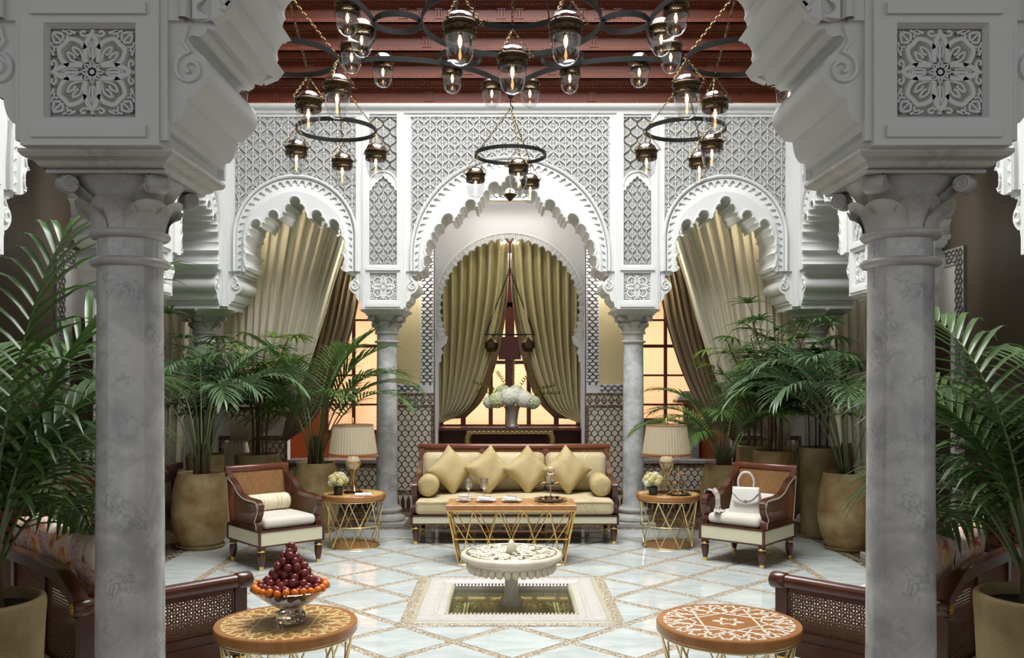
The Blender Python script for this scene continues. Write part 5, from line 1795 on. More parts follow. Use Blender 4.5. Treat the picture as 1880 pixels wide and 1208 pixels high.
ZF = 4.57; RT = 1.80
def circ(cx, cy, r, n=48): return [(cx + r * cos(2 * pi * k / n), cy + r * sin(2 * pi * k / n)) for k in range(n)]
tips = [(RT * cos(pi / 2 + k * pi / 3), RT * sin(pi / 2 + k * pi / 3)) for k in range(6)]
fr_ = thing('chandelier_frame', 'great black iron chandelier frame of cusped arcs and linked rings under red ceiling', 'chandelier', (0, CY, 0))
def tip_arc(k, n=28):
    a, b = Vector(tips[k]), Vector(tips[(k + 1) % 6])
    mid = (a + b) / 2; out = mid.normalized(); sag = .47; h = (b - a).length / 2
    R = (h * h + sag * sag) / (2 * sag); c = mid + out * (R - sag)
    a0 = math.atan2(*(a - c).yx); a1 = math.atan2(*(b - c).yx)
    while a1 - a0 > pi: a1 -= 2 * pi
    while a1 - a0 < -pi: a1 += 2 * pi
    return [(c.x + R * cos(a0 + (a1 - a0) * i / n), c.y + R * sin(a0 + (a1 - a0) * i / n)) for i in range(n + 1)]
for k in range(6):
    m = MB(); band_bar(m, tip_arc(k), .045, .014, ZF); m.build('cusped_arc', MT['iron'], fr_, 30)
m = MB(); band_bar(m, circ(0, 0, .71, 72), .045, .014, ZF, True); m.build('centre_ring', MT['iron'], fr_, 30)
for k in range(6):
    a = k * pi / 3
    m = MB(); band_bar(m, circ(.9 * cos(a), .9 * sin(a), .185, 36), .045, .012, ZF, True); m.build('link_ring', MT['iron'], fr_, 30)
    m = MB(); m.tube([(.715 * cos(a), .715 * sin(a), ZF), (.3 * cos(a), .3 * sin(a), 6.2), (.08 * cos(a), .08 * sin(a), 7.0)], .007, 6); m.build('hanging_rod', MT['iron'], fr_)
    x, y = tips[k]
    m = MB(); m.lathe([(.001, -.045), (.02, -.04), (.034, -.02), (.034, .03), (.02, .045), (.001, .05)], 14, (x, y, ZF))
    m.build('bronze_knop', MT['bronze'], fr_)
    m = MB(); m.tube(smooth_path([(x, y, ZF - .04), (x, y, ZF - .10), (x + .022, y, ZF - .125), (x + .008, y, ZF - .15), (x - .014, y, ZF - .138)], 4), .007, 6); m.build('hook', MT['iron'], fr_)

# lantern meshes (rim plane at z = 0)
def rim_mb():
    m = MB(); m.lathe([(.080, .018), (.096, .014), (.102, .006), (.102, -.004), (.096, -.010), (.092, -.012), (.094, -.018), (.092, -.024), (.090, -.052), (.094, -.056), (.094, -.066), (.086, -.072), (.080, -.070)], 28)
    m.f = [f for f in m.f if len(f) < 10]
    for k in range(26):
        a = 2 * pi * k / 26
        m.sphere((.093 * cos(a), .093 * sin(a), -.038 + .007 * (-1) ** k), .0055, 5, 4)
    return m
L_rim = rim_mb().mesh('bronze_rim', MT['bronze'], 50)
m = MB(); m.lathe([(.090, .012), (.087, .030), (.074, .052), (.050, .068), (.022, .076), (.001, .078)], 28); m.f = [f for f in m.f if len(f) < 10]; L_dome = m.mesh('mirrored_dome', MT['chrome'], 180)
m = MB(); m.lathe([(.088, -.060), (.086, -.10), (.081, -.15), (.070, -.19), (.050, -.215), (.025, -.228), (.001, -.231)], 28); m.f = [f for f in m.f if len(f) < 10]; L_glass = m.mesh('glass_bowl', MT['glass'], 180)
m = MB(); m.lathe([(.102, -.062), (.104, -.066), (.088, -.10), (.083, -.15), (.070, -.19), (.050, -.215), (.025, -.228), (.001, -.231)], 28); m.f = [f for f in m.f if len(f) < 10]; L_bell = m.mesh('glass_bowl', MT['glass'], 180)
m = MB(); m.lathe([(.005, -.062), (.008, -.070), (.012, -.084), (.0125, -.097), (.009, -.115), (.004, -.128), (.001, -.132)], 14); L_bulb = m.mesh('bulb', MT['bulb'], 180)
m = MB(); m.lathe([(.012, .0), (.013, -.03), (.010, -.06)], 10); L_sock = m.mesh('lamp_socket', MT['brass'], 40)
m = MB()
for k in range(3):
    a = 2 * pi * k / 3 + .5
    m.tube([(.098 * cos(a), .098 * sin(a), -.006), (.122 * cos(a), .122 * sin(a), .002)], .006, 6)
    c = (.128 * cos(a), .128 * sin(a), .002)
    m.tube([(c[0] + .008 * cos(t) * cos(a), c[1] + .008 * cos(t) * sin(a), c[2] + .008 * sin(t)) for t in [2 * pi * i / 8 for i in range(8)]], .0028, 4, closed=True)
L_ear = m.mesh('ear_bracket', MT['bronze'], 40)
L_ch = []
for k in range(3):
    m = MB(); a = 2 * pi * k / 3 + .5
    link_chain(m, (.128 * cos(a), .128 * sin(a), .008), (0, 0, .185)); L_ch.append(m.mesh('chain', MT['chain'], 0))

def lantern(loc, label, hung=True, rz=0., group='glass lanterns of the chandelier'):
    t = thing('glass_lantern', label, 'lantern', loc, rz, group)
    r = inst(L_rim, 'bronze_rim', t)
    inst(L_ear, 'ear_bracket', r) if hung else None
    inst(L_dome, 'mirrored_dome', t)
    inst(L_glass if hung else L_bell, 'glass_bowl', t)
    b = inst(L_bulb, 'bulb', t); inst(L_sock, 'lamp_socket', b)
    if hung:
        for c in L_ch: inst(c, 'chain', t)
    return t

ZR = 3.97; RR = .35
R_ring = MB(); band_bar(R_ring, circ(0, 0, RR, 48), .035, .012, 0, True); ring_me = R_ring.mesh('iron_ring', MT['iron'], 30)
rings = [(0, (90 + 88, -78, 55), 'small ring before the central arch', ('left', 'near', 'far right')),
         (1, (3, 92, 200), 'lower left hanging ring', ('right', 'far', 'left')),
         (5, (180, -62, 58), 'lower right hanging ring', ('left', 'near', 'far right')),
         (2, (-2, 78, 190), 'upper left hanging ring', ('right', 'far', 'left')),
         (4, (182, 102, -10), 'upper right hanging ring', ('left', 'far', 'right')),
         (3, (90, 210, 330), 'near ring at top centre', ('far', 'left', 'right'))]
for (k, angs, nm, pos) in rings:
    x, y = tips[k]
    t = thing('hanging_ring', 'black iron hoop on three chains, the ' + nm, 'hanging ring', (x, y + CY, ZR), 0, 'hanging lantern rings')
    inst(ring_me, 'iron_hoop', t)
    for i, a in enumerate(angs):
        a = radians(a)
        m = MB(); link_chain(m, (RR * cos(a), RR * sin(a), .01), (0, 0, ZF - ZR - .14), .026, .003, .008); m.build('chain', MT['chain'], t, 0)
        m = MB()
        for q in range(4):
            u = q * pi / 2
            m.tube([(RR * cos(a) + .012 * cos(v) * cos(u), RR * sin(a) + .012 * cos(v) * sin(u), .012 * sin(v) + .006) for v in [2 * pi * e / 8 for e in range(8)]], .003, 4, closed=True)
        m.build('knotted_links', MT['chain'], t, 0)
        lantern((x + RR * cos(a), y + CY + RR * sin(a), ZR - .195), 'glass lantern on the %s side of the %s' % (pos[i], nm), True, a)
for (k, fs, nm, od) in ((0, (.16, .46, .80), 'far left arc of the iron frame', ('innermost', 'in the middle', 'outermost')),
                        (5, (.20, .54, .84), 'far right arc of the iron frame', ('outermost', 'in the middle', 'innermost')),
                        (1, (.20, .42, .66), 'left side arc of the iron frame', ('lowest', 'in the middle', 'highest')),
                        (4, (.34, .58, .80), 'right side arc of the iron frame', ('highest', 'in the middle', 'lowest'))):
    P = tip_arc(k, 100)
    for f, o_ in zip(fs, od):
        i = int(f * 100); p = Vector(P[i]); T = (Vector(P[i + 1]) - p).normalized()
        n = Vector((T.y, -T.x))
        if n.dot(p) < 0: n = -n
        p = p + n * .112
        lantern((p.x, p.y + CY, ZF + .012), 'bell glass lantern on the %s, %s' % (nm, o_), False)
# ================================================================== SMALL THINGS
def petals_ball(m, c, r, n, ps, rng, flat=1.0):
    for k in range(n):
        z = 1 - 2 * (k + .5) / n; q = sqrt(1 - z * z); a = k * 2.39996
        d = Vector((q * cos(a), q * sin(a), z * flat))
        p = Vector(c) + d * r * rng.uniform(.88, 1.05)
        d.normalize(); u = d.orthogonal().normalized(); v = d.cross(u)
        t0 = rng.random() * 6
        for i in range(4):
            t = t0 + i * pi / 2
            e = u * cos(t) + v * sin(t); f = u * cos(t + pi / 2) + v * sin(t + pi / 2)
            m.add([p, p + e * ps * .6 + f * ps * .42 + d * ps * .25, p + e * ps * 1.05 + d * ps * .12, p + e * ps * .6 - f * ps * .42 + d * ps * .25], [(0, 1, 2, 3)])
    m.sphere(c, r * .8, 12, 8, (1, 1, flat))

# ---- table lamps
def table_lamp(label):
    t = thing('table_lamp', label, 'lamp', group='pair of table lamps')
    m = MB(); m.lathe([(.10, 0), (.10, .008), (.085, .016), (.02, .02), (.001, .02)], 32); m.build('base', MT['bronze'], t)
    m = MB()
    for k in range(4):
        a = k * pi / 2 + .4
        P = smooth_path([(.075, .015), (.045, .06), (.018, .12), (.022, .18), (.060, .25), (.078, .30), (.078, .318)], 5)
        m.tube([(r * cos(a), r * sin(a), z) for r, z in P], .005, 6)
    m.tube([(0.077 * cos(2 * pi * k / 24), .077 * sin(2 * pi * k / 24), .318) for k in range(24)], .006, 6, closed=True)
    m.build('lyre_stand', MT['brass'], t)
    m = MB(); m.sphere((0, 0, .318), .074, 24, 16, (1, 1, 1.1)); m.build('egg', mat('ostrich_egg', (.84, .74, .52), .3), t, 180)
    m = MB(); m.tube([(0, 0, .385), (0, 0, .74)], .006, 8); m.sphere((0, 0, .735), .012, 8, 6); m.lathe([(.012, .745), (.005, .755), (.014, .765), (.001, .79)], 10); m.build('lamp_rod', MT['brass'], t)
    N = 96
    def fn(u, v):
        a = 2 * pi * u; r = .252 - .044 * v
        r *= 1 + .012 * (1 if int(u * N + .5) % 2 else -1)
        return (r * cos(a), r * sin(a), .405 + .305 * v)
    m = MB(); m.grid(fn, N, 6, closed_u=True); sh = m.build('lamp_shade', mat('pleated_cream_silk', (.66, .58, .42), .8, trans=.35), t, 0)
    m = MB()
    for (r, z, h) in ((.256, .400, .018), (.210, .700, .014)):
        m.lathe([(r, z), (r + .004, z + h / 2), (r, z + h)], 64); 
    m.f = [f for f in m.f if len(f) < 10]; m.build('braid_trim', mat('tan_braid', (.36, .17, .06), .7), sh, 60)
    m = MB()
    for k in range(90):
        a = 2 * pi * k / 90; m.tube([(.256 * cos(a), .256 * sin(a), .402), (.257 * cos(a), .257 * sin(a), .378)], .0035, 4)
    o = m.build('fringe', mat('tan_fringe', (.42, .22, .09), .8), sh, 0); o['kind'] = 'stuff'
    return t
tl = table_lamp('pleated cream table lamp with egg shaped body on left brass table'); tl.location = (-1.66, 9.48, .551)
dup(tl, (1.645, 9.48, .551), .5, 'pleated cream table lamp with egg shaped body on right brass table')

# ---- small rose posies
def posy(loc, label, seed):
    rng = random.Random(seed)
    t = thing('rose_posy', label, 'flowers', loc, group='small posies on the side tables')
    m = MB(); m.lathe([(.001, 0), (.040, 0), (.045, .01), (.047, .08), (.041, .085), (.040, .02), (.001, .015)], 20); m.build('glass_vase', mat('dark_green_vase', (.02, .035, .025), .1), t)
    for k in range(13):
        z = 1 - 1.35 * (k + .5) / 13; q = sqrt(max(0, 1 - z * z)); a = k * 2.39996
        m = MB(); petals_ball(m, (.075 * q * cos(a), .075 * q * sin(a), .145 + .062 * z), .034, 26, .016, rng)
        m.build('rose', MT['petal_yellow'] if k % 3 else MT['petal'], t, 0)
    for k in range(5):
        m = MB(); a = k * 1.3 + .5; leaflet(m, (.05 * cos(a), .05 * sin(a), .10), (cos(a), sin(a), .3), Vector((1, 0, 0)), .09, .035, .15); m.build('leaf', MT['leaf'], t, 180)
posy((-1.775, 9.26, .551), 'posy of cream roses in a dark vase on left brass table', 3)
posy((1.47, 9.27, .551), 'posy of pale yellow roses in a dark vase on right brass table', 4)
m = MB(); m.rbox((0, 0, .012), (.17, .12, .024), .008); merged(m)
tag(m.build('folded_napkin', MT['napkin'], None, 180, (-1.51, 9.20, .551), (0, 0, .15)), 'folded white napkin on the left brass table', 'napkin')

# ---- tiered stand
def tiered(loc, tiers, H, label, ringr=.0, seed=1):
    rng = random.Random(seed)
    t = thing('tiered_stand', label, 'cake stand', loc, group='tiered pastry stands')
    m = MB(); m.tube([(0, 0, .004), (0, 0, H)], .006, 8); m.lathe([(.03, 0), (.03, .006), (.01, .012), (.001, .012)], 16); m.build('stand_rod', MT['silver'], t)
    if ringr:
        m = MB(); m.tube([(ringr * cos(2 * pi * k / 28), 0, H + ringr + .004 + ringr * sin(2 * pi * k / 28)) for k in range(28)], .0045, 6, closed=True); m.build('ring_handle', MT['silver'], t)
    for (r, z) in tiers:
        m = MB(); m.lathe([(.008, z), (r * .8, z), (r, z + .008), (r, z + .011), (r * .8, z + .004), (.008, z + .004)], 36); pl = m.build('tier_plate', MT['silver'], t)
        n = int(r / .016)
        for k in range(n):
            a = 2 * pi * k / n + rng.random() * .3
            m = MB(); m.sphere((r * .66 * cos(a), r * .66 * sin(a), z + .014), .019, 10, 6, (1.1, .9, .62)); m.build('pastry', PASTRY[k % 3], pl, 180)
PASTRY = [mat('golden_pastry', (.50, .26, .07), .6), mat('chocolate_pastry', (.07, .03, .015), .45), mat('caramel_pastry', (.34, .15, .045), .5)]
tiered((.385, 8.70, .566), [(.165, .012), (.105, .155)], .255, 'two tier pastry stand with ring handle on coffee table', .034)
tiered((1.735, 9.27, .551), [(.13, .01), (.085, .11), (.06, .20)], .30, 'three tier pastry stand beside right lamp', 0, 5)

# ---- cup, plates, goblets
t = thing('teacup', 'white teacup on a saucer at the left end of coffee table', 'cup', (-.455, 8.66, .566))
m = MB(); m.lathe([(.001, .004), (.04, .004), (.072, .012), (.074, .015), (.04, .009), (.001, .008)], 32); m.build('saucer', MT['china'], t)
m = MB(); m.lathe([(.022, .010), (.026, .016), (.045, .035), (.054, .062), (.052, .062), (.043, .037), (.02, .02), (.001, .018)], 32); m.build('cup', MT['china'], t)
m = MB(); m.tube(smooth_path([(.045, 0, .052), (.075, 0, .055), (.078, 0, .035), (.042, 0, .030)], 5), .004, 6); m.build('handle', MT['china'], t)
for x, lab in ((-.235, 'white plate with folded napkin, the left one on coffee table'), (.01, 'white plate with folded napkin, the right one on coffee table')):
    t = thing('dessert_plate', lab, 'plate', (x, 8.66, .566), group='dessert plates')
    m = MB(); m.lathe([(.001, .003), (.06, .003), (.10, .014), (.102, .017), (.06, .008), (.001, .007)], 40); m.build('plate', MT['china'], t)
    m = MB(); m.rbox((-.01, .01, .026), (.13, .075, .034), .014, rz=-.5); merged(m)
    m.v = [(a, b, c + .006 * sin(a * 60)) for a, b, c in m.v]; m.build('napkin', MT['napkin'], t, 180)
    m = MB(); m.rbox((0, 0, .047), (.10, .012, .008), .003, rz=-.5); merged(m); m.build('napkin_tie', MT['wood_dark'], t, 180)
cg = thin_glass('cut_crystal_glass', (.94, .95, .95), .22, .05)
for x, lab in ((-.415, 'cut crystal goblet behind the teacup'), (-.262, 'cut crystal goblet behind the left plate')):
    t = thing('goblet', lab, 'glass', (x, 8.83, .566), group='crystal goblets')
    m = MB(); m.lathe([(.001, .002), (.036, .002), (.034, .006), (.008, .012), (.006, .05), (.008, .085), (.014, .095)], 20); m.build('stem', cg, t)
    m = MB(); m.lathe([(.014, .095), (.028, .11), (.036, .14), (.041, .195), (.040, .197), (.035, .14), (.026, .113), (.001, .10)], 20, wob=lambda a, z: 1 + .02 * cos(10 * a)); m.build('bowl', cg, t)
    m = MB(); m.lathe([(.0415, .190), (.0425, .194), (.0415, .198)], 24); m.f = [f for f in m.f if len(f) < 10]; m.build('gilt_rim', MT['silver'], t)

# ---- fruit bowl
FB = (-1.133, 4.56, .522)
t = thing('crystal_fruit_bowl', 'cut crystal footed bowl heaped with grapes and kumquats', 'bowl', FB)
m = MB(); m.lathe([(.001, 0), (.068, 0), (.075, .01), (.072, .045), (.05, .055), (.038, .06)], 16, wob=lambda a, z: 1 + .05 * cos(8 * a)); m.build('foot', MT['crystal'], t, 20)
m = MB(); m.lathe([(.038, .06), (.06, .07), (.11, .098), (.16, .135), (.198, .168), (.201, .170), (.197, .172), (.155, .141), (.105, .104), (.055, .077), (.001, .072)], 48, wob=lambda a, z: 1 + .014 * cos(16 * a)); m.build('bowl', cg, t, 25)
m = MB(); m.sphere((0, 0, 0), .0215, 14, 10, (1, 1, 1.08)); gme = m.mesh('grape', MT['grape'], 180)
m = MB(); m.sphere((0, 0, 0), .0185, 14, 10, (1, 1, 1.18)); kme = m.mesh('kumquat', MT['kumquat'], 180)
rng = random.Random(9)
GL, KL = 'dark red grape in the heap on the crystal bowl', 'small orange kumquat round the rim of the crystal bowl'
layers = [(.146, .180, 18), (.118, .178, 17), (.082, .176, 11), (.112, .208, 12), (.085, .212, 11), (.045, .21, 6), (.084, .240, 9), (.052, .246, 7), (.066, .276, 8), (.028, .274, 4), (.046, .302, 5), (.034, .330, 4), (.014, .356, 3), (.006, .380, 1), (.06, .135, 8), (.11, .145, 12)]
for (r, z, n) in layers:
    a0 = rng.random() * 6
    for k in range(n):
        a = a0 + 2 * pi * k / n
        o = inst(gme, 'grape', None, (FB[0] + r * cos(a) + rng.uniform(-.007, .007), FB[1] + r * sin(a) + rng.uniform(-.007, .007), FB[2] + z + rng.uniform(-.008, .008)), (rng.random(), rng.random(), rng.random()))
        tag(o, GL, 'grape', 'grapes in the fruit bowl')
for (r, z, n) in ((.176, .176, 26),):
    for k in range(n):
        a = 2 * pi * k / n
        o = inst(kme, 'kumquat', None, (FB[0] + r * cos(a), FB[1] + r * sin(a), FB[2] + z + rng.uniform(-.003, .006)), (rng.uniform(-.6, .6), rng.uniform(-.6, .6), 0))
        tag(o, KL, 'kumquat', 'kumquats in the fruit bowl')

# ---- handbag and scarf on the right armchair
ca, cc = radians(-41), (2.285, 8.68)
x, y = rot_xy(.02, -.06, ca, cc)
t = thing('handbag', 'white leather handbag standing on the right armchair', 'handbag', (x, y, .470), ca + .35)
def bagf(u, v):
    a = 2 * pi * u
    w_ = .165 - .045 * v; d_ = .085 - .055 * v ** 1.2
    e = .55
    cx, sx = cos(a), sin(a)
    return (w_ * abs(cx) ** e * (1 if cx > 0 else -1), d_ * abs(sx) ** e * (1 if sx > 0 else -1), .235 * v)
m = MB(); m.grid(bagf, 36, 8, closed_u=True)
m.f.append(tuple(range(36))); m.f.append(tuple(8 * 36 + k for k in range(36)))
bd = m.build('bag_body', MT['leather'], t, 60)
m = MB(); m.grid(lambda u, v: (-.125 + .25 * u, -.030 - .052 * v ** .8 - .006, .243 - .13 * v - .03 * (1 - (2 * u - 1) ** 2) * v), 12, 8); o = m.build('flap', MT['leather'], t, 180)
o.modifiers.new('leather_thickness', 'SOLIDIFY').thickness = .005
m = MB(); m.tube(smooth_path([(-.07, -.02, .23), (-.072, -.025, .31), (-.04, -.03, .37), (0, -.032, .385), (.04, -.03, .37), (.072, -.025, .31), (.07, -.02, .23)], 5), .0115, 10); m.build('handle', MT['leather'], t, 180)
m = MB()
for s in (-1, 1): m.tube(smooth_path([(s * .12, -.072, .19), (s * .06, -.086, .13), (0, -.092, .11)], 4), .004, 5)
m.box(-.012, .012, -.098, -.088, .10, .125); m.build('strap', mat('taupe_edge', (.22, .20, .17), .5), t, 40)
m = MB()
for s in (-1, 1): m.sphere((s * .07, -.03, .235), .010, 8, 6)
m.build('brass_ring', MT['brass'], t, 180)
scm = floral('silk_scarf_print', (.72, .68, .60), [(.10, .11, .14), (.40, .40, .42), (.55, .34, .10), (.06, .06, .08)], 16)
P = smooth_path([(-.345, -.12, .47), (-.352, -.12, .60), (-.335, -.13, .660), (-.285, -.14, .664), (-.24, -.15, .62), (-.21, -.19, .54), (-.19, -.24, .492), (-.13, -.30, .480)], 6)
def sf(u, v):
    i = min(int(v * (len(P) - 1)), len(P) - 2); f = v * (len(P) - 1) - i
    p = Vector(P[i]).lerp(Vector(P[i + 1]), f)
    return (p.x + .008 * sin(u * 9 + v * 4), p.y + (u - .5) * (.16 + .05 * sin(v * 7)), p.z + .007 * sin(u * 14 + v * 6))
m = MB(); m.grid(sf, 18, 40)
vs = []
for (a, b, c) in m.v:
    q = rot_xy(a, b, ca, cc); vs.append((q[0], q[1], c))
m.v = vs
o = m.build('silk_scarf', scm, None, 180); o.modifiers.new('cloth_thickness', 'SOLIDIFY').thickness = .002
tag(o, 'printed grey and ochre silk scarf draped over the right armchair arm', 'scarf')

# ---- console with hydrangea vase in the window niche
t = thing('console_table', 'carved gilt console table in the window niche behind the sofa', 'console table', (0, 11.92, 0))
m = MB(); m.bbox(-.60, .60, -.13, .15, 1.075, 1.105, .006); m.build('tabletop', MT['wood_dark'], t, 0)
gilt = mat('worn_gilt', (.40, .28, .11), .4, .7)
m = MB(); m.box(-.57, .57, -.115, -.10, 1.02, 1.075)
for k in range(18): m.sphere((-.53 + k * .0624, -.117, 1.045), .02, 8, 6, (1, .4, .8))
m.build('frieze_rail', gilt, t, 30)
for sx in (-1, 1):
    for sy in (-.09, .11):
        m = MB(); m.tube(smooth_path([(sx * .53, sy, 1.03), (sx * .56, sy, .92), (sx * .50, sy, .70), (sx * .47, sy, .35), (sx * .50, sy, .10), (sx * .54, sy, 0.0)], 5), [.04 - .022 * min(1, i / 20) for i in range(26)], 8); m.build('leg', gilt, t, 60)
m = MB(); m.rbox((0, .02, .12), (.9, .2, .03), .01); merged(m); m.build('stretcher', gilt, t, 60)
t = thing('hydrangea_vase', 'cut glass vase of white hydrangeas on the console before the window', 'flowers', (.03, 11.93, 1.106))
m = MB(); m.lathe([(.001, 0), (.075, 0), (.080, .01), (.068, .06), (.075, .15), (.095, .24), (.115, .28), (.110, .28), (.088, .235), (.066, .15), (.058, .06), (.001, .03)], 20, wob=lambda a, z: 1 + .05 * cos(8 * a + z * 40)); m.build('vase', mat('silvered_cut_glass', (.42, .38, .34), .15, .6, bump=(60, .8)), t, 30)
rng = random.Random(5)
for i, (x, y, z, r) in enumerate(((-.20, -.03, .36, .12), (-.03, -.06, .40, .135), (.15, -.03, .37, .125), (.27, .0, .33, .10), (-.29, .0, .33, .09), (.05, .05, .46, .11), (-.12, .05, .47, .10))):
    m = MB(); petals_ball(m, (x, y, z), r, 150, .026, rng, .85); m.build('hydrangea_head', MT['petal_white'] if i % 3 else mat('greenish_floret', (.62, .68, .42), .7), t, 0)
for k, (dx, dy, h) in enumerate(((-.45, -.05, .10), (.55, -.05, .18), (.02, 0, .52), (.25, -.02, .36), (-.20, 0, .36), (.62, 0, .08), (-.50, 0, .22))):
    m = MB(); P = smooth_path([(0, 0, .25), (dx * .5, dy, .38 + h * .5), (dx, dy, .36 + h)], 6); m.tube(P, .004, 5)
    for q in range(6, 13):
        for s in (-1, 1): leaflet(m, P[q], (s * .5 + dx, -.3, .4), Vector((1, 0, 0)), .06, .03, .1, 3)
    m.build('green_spray', mat('yellow_green_leaf', (.24, .26, .03), .5) if k == 0 else bpy.data.materials['yellow_green_leaf'], t, 180)

# ---- pendant lantern in the back gallery, added unseen fill lanterns, and twin lanterns in the niche
lm = bpy.data.lights.new('gallery_lantern_light', 'POINT'); lm.energy = 60; lm.shadow_soft_size = .12; lm.color = (1, .93, .84)
def box_lantern(loc, label, power, ztop):
    t = thing('gallery_lantern', label, 'lantern', loc, group='dark gallery lanterns')
    m = MB(); m.lathe([(.001, .26), (.03, .24), (.05, .20), (.12, .16), (.125, .15)], 8); m.lathe([(.10, -.16), (.06, -.20), (.02, -.24), (.001, -.25)], 8); m.build('roof_and_base', MT['bronze'], t, 20)
    m = MB()
    for k in range(8):
        a = k * pi / 4; m.tube([(.12 * cos(a), .12 * sin(a), .15), (.10 * cos(a), .10 * sin(a), -.16)], .006, 5)
    m.build('cage_bar', MT['bronze'], t)
    m = MB(); m.lathe([(.115, .15), (.096, -.16)], 8); m.f = [f for f in m.f if len(f) < 8]; m.build('pane', MT['glass'], t, 0)
    m = MB(); link_chain(m, (0, 0, .26), (0, 0, ztop - loc[2]), .05, .005, .014); m.build('chain', MT['iron'], t, 0)
    l = bpy.data.lights.new('gallery_lantern_light', 'POINT'); l.energy = power; l.shadow_soft_size = .1; l.color = (1, .93, .84)
    lo = bpy.data.objects.new('lantern_light', l); COL.objects.link(lo); lo.parent = t
box_lantern((0.0, 11.42, 4.25), 'dark lantern at the crown of the central arch', 24, ZT)
box_lantern((-1.50, 11.44, 3.25), 'unseen fill lantern added behind the left slim column', 42, ZT)  # added out of sight to brighten the back gallery wall
box_lantern((1.50, 11.44, 3.25), 'unseen fill lantern added behind the right slim column', 42, ZT)  # its added twin, also hidden from view
box_lantern((-4.45, 10.40, 3.40), 'unseen fill lantern added in the left gallery behind the near left column', 7, ZT)  # extra lamp hidden by the column, added to lift the side gallery
box_lantern((-3.25, 11.62, 3.9), 'fill lantern added behind the left cream sheer to make it glow', 75, ZT)  # added to light the sheer from behind
box_lantern((3.25, 11.62, 3.9), 'fill lantern added behind the right cream sheer to make it glow', 75, ZT)  # added backlight for the other sheer
box_lantern((4.45, 10.40, 3.40), 'unseen fill lantern added in the right gallery behind the near right column', 7, ZT)  # matching extra lamp, added out of view for the opposite gallery
t = thing('niche_chandelier', 'thin iron hoop with two hexagonal lanterns inside the curtained window niche', 'chandelier', (0, 12.26, 2.32))
m = MB(); m.tube([(.34 * cos(2 * pi * k / 40), .08 * sin(2 * pi * k / 40), .03) for k in range(40)], .008, 6, closed=True); m.build('iron_hoop', MT['iron'], t)
for s in (-1, 1):
    m = MB(); link_chain(m, (s * .33, 0, .03), (0, 0, .92), .04, .0045, .011); m.build('chain', MT['iron'], t, 0)
    m = MB(); m.lathe([(.001, .12), (.03, .10), (.09, .05), (.09, -.02), (.06, -.07), (.001, -.08)], 6, (s * .25, 0, -.13)); m.build('hexagonal_lantern', MT['bronze'], t, 20)
m = MB(); m.tube([(0, 0, .92), (0, 0, 1.3)], .008, 6); m.sphere((0, 0, .92), .02, 8, 6); m.build('stem', MT['iron'], t)

# ---- side rooms and gallery furniture
t = thing('tub_chair', 'gold velvet tub chair back seen beyond the right lamp', 'chair', (2.02, 12.7, 0))
m = MB()
def tub(u, v):
    a = pi + pi * u
    r = .36 + .05 * v
    return (r * cos(a), -r * sin(a) * .9, .35 + v * (.50 + .30 * sin(pi * u)))
m.grid(tub, 24, 8); o = m.build('backrest', MT['velvet'], t, 180); o.modifiers.new('padding', 'SOLIDIFY').thickness = .05
m = MB(); m.rbox((0, 0, .42), (.62, .6, .16), .06); merged(m); m.build('seat', MT['velvet'], t, 180)
m = MB(); m.tube([(tub(u / 24, 1)[0] * 1.03, tub(u / 24, 1)[1] * 1.03, tub(u / 24, 1)[2] + .01) for u in range(25)], .02, 8); m.build('top_rail', MT['wood_red'], t, 60)
for sx in (-.25, .25):
    for sy in (-.2, .2):
        m = MB(); m.tube([(sx, sy, .36), (sx * 1.05, sy * 1.05, 0)], [.025, .016], 8); m.build('leg', MT['wood'], t, 60)
t = thing('stone_lantern', 'grey stone pedestal with a wooden roofed lantern beyond the right parapet', 'lantern', (2.42, 12.25, 0))
m = MB(); m.bbox(-.13, .13, -.13, .13, 0, 1.06, .01); m.bbox(-.17, .17, -.17, .17, 1.06, 1.10, .01); m.build('pedestal', MT['granite'], t, 0)
m = MB(); m.box(-.05, .05, -.05, .05, 1.10, 1.42); m.bbox(-.17, .17, -.17, .17, 1.42, 1.46, .01); m.build('post', mat('ochre_wood', (.22, .13, .05), .5), t, 0)
m = MB(); m.add([(-.17, -.17, 1.46), (.17, -.17, 1.46), (.17, .17, 1.46), (-.17, .17, 1.46), (-.07, -.07, 1.58), (.07, -.07, 1.58), (.07, .07, 1.58), (-.07, .07, 1.58)], [(0, 1, 5, 4), (1, 2, 6, 5), (2, 3, 7, 6), (3, 0, 4, 7), (4, 5, 6, 7)]); m.build('roof', MT['granite'], t, 0)
t = thing('terracotta_urn', 'tall smooth terracotta urn beyond the right parapet', 'urn', (2.78, 12.35, 0))
m = MB(); m.lathe([(.12, 0), (.15, .05), (.19, .5), (.2, .9), (.17, 1.05), (.12, 1.12), (.14, 1.18)], 32); m.build('urn_body', MT['terracotta_wall'], t, 60)
m = MB(); m.lathe([(.14, 1.18), (.155, 1.19), (.155, 1.21), (.14, 1.22)], 32); m.build('rim', MT['terracotta_wall'], t, 60)
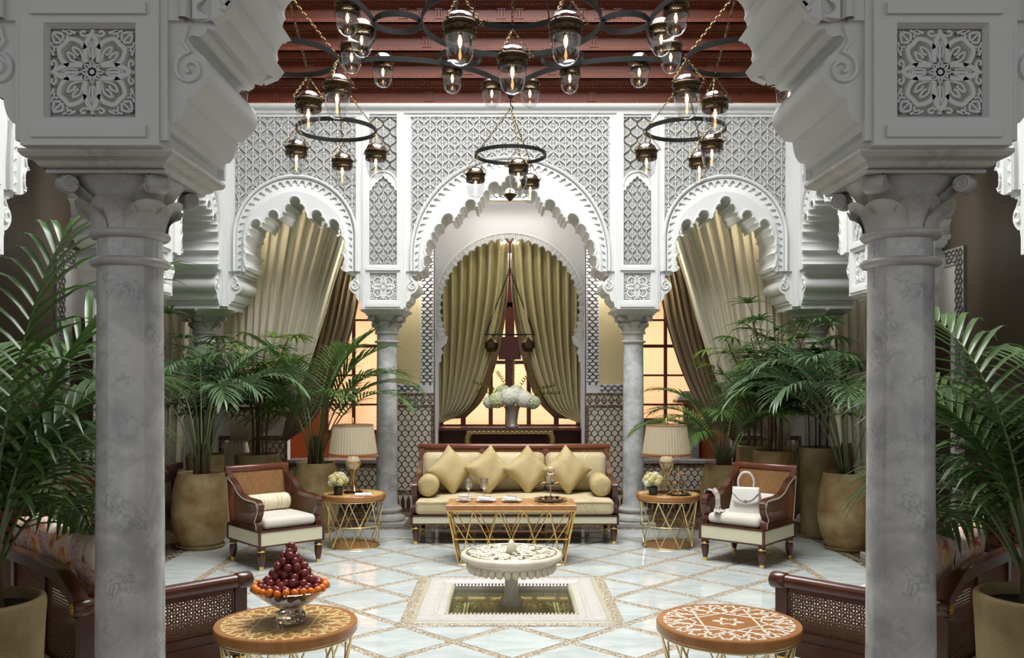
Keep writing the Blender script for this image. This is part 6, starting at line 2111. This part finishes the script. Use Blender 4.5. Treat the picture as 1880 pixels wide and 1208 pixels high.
for s, nm in ((-1, 'left'), (1, 'right')):
    t = thing('carved_cabinet', 'dark carved wooden cabinet in the dim %s gallery' % nm, 'cabinet', (s * 4.95, 8.0, 0), 0, 'gallery cabinets')
    m = MB(); m.box(-.25, .25, -1.3, 1.3, .06, 1.02); m.box(-.28, .28, -1.34, 1.34, 1.02, 1.08); m.box(-.22, .22, -1.26, 1.26, 0, .06); m.build('body', MT['wood_dark'], t, 0)
    for k in range(4):
        m = MB(); y0 = -1.22 + k * .62; x0 = -s * .25
        m.box(*sorted((x0, x0 - s * .02)), y0, y0 + .56, .14, .94)
        d = m.build('door', MT['wood'], t, 0)
        m = MB(); f = (lambda a, b, c: (x0 - s * (.02 + c), a, b))
        lattice(m, y0 + .05, y0 + .51, .2, .88, .12, .15, f, lambda a, b: True, wd=.014, ht=.01, fancy=False)
        m.build('carving', MT['wood'], d, 30)
t = thing('wooden_bench', 'low dark wooden bench behind the big left pot', 'bench', (-4.1, 9.6, 0), 0)
m = MB(); m.bbox(-.28, .28, -.9, .9, .70, .78, .01); m.build('bench_top', MT['wood_red'], t, 0)
m = MB(); m.box(-.24, .24, -.85, .85, .58, .70); m.build('frieze', MT['wood'], t, 0)
for sx in (-.22, .22):
    for sy in (-.82, .82):
        m = MB(); m.box(sx - .035, sx + .035, sy - .035, sy + .035, 0, .6); m.build('leg', MT['wood'], t, 0)
m = MB(); m.box(-.22, .22, -.8, .8, .30, .35); m.build('shelf', MT['wood'], t, 0)

t = thing('rattan_chair', 'round white ribbed rattan chair beyond the right parapet', 'chair', (2.98, 12.42, 0))
m = MB(); R_ = .42
def hoop(u): return (R_ * cos(u), -.18 * sin(u) * 0, R_ * sin(u))
rim = [(R_ * cos(2 * pi * k / 40), -.10 - .06 * cos(2 * pi * k / 40), .98 + R_ * sin(2 * pi * k / 40)) for k in range(40)]
m.tube(rim, .022, 8, closed=True); m.build('rim', MT['ivory'], t, 60)
for k in range(20):
    m = MB(); p = Vector(rim[2 * k]); c = Vector((0, .28, .95)); q = p.lerp(c, .55) + Vector((0, .10, 0))
    m.tube(smooth_path([tuple(p), tuple(q), tuple(c)], 5), .007, 5); m.build('rib', MT['ivory'], t, 60)
m = MB(); m.rbox((0, .02, .60), (.56, .5, .12), .05); merged(m); m.build('seat', MT['white_fabric'], t, 180)
for sx in (-.24, .24):
    for sy in (-.18, .2):
        m = MB(); m.tube([(sx * .9, sy * .9, .56), (sx, sy, 0)], .014, 6); m.build('leg', MT['ivory'], t, 60)
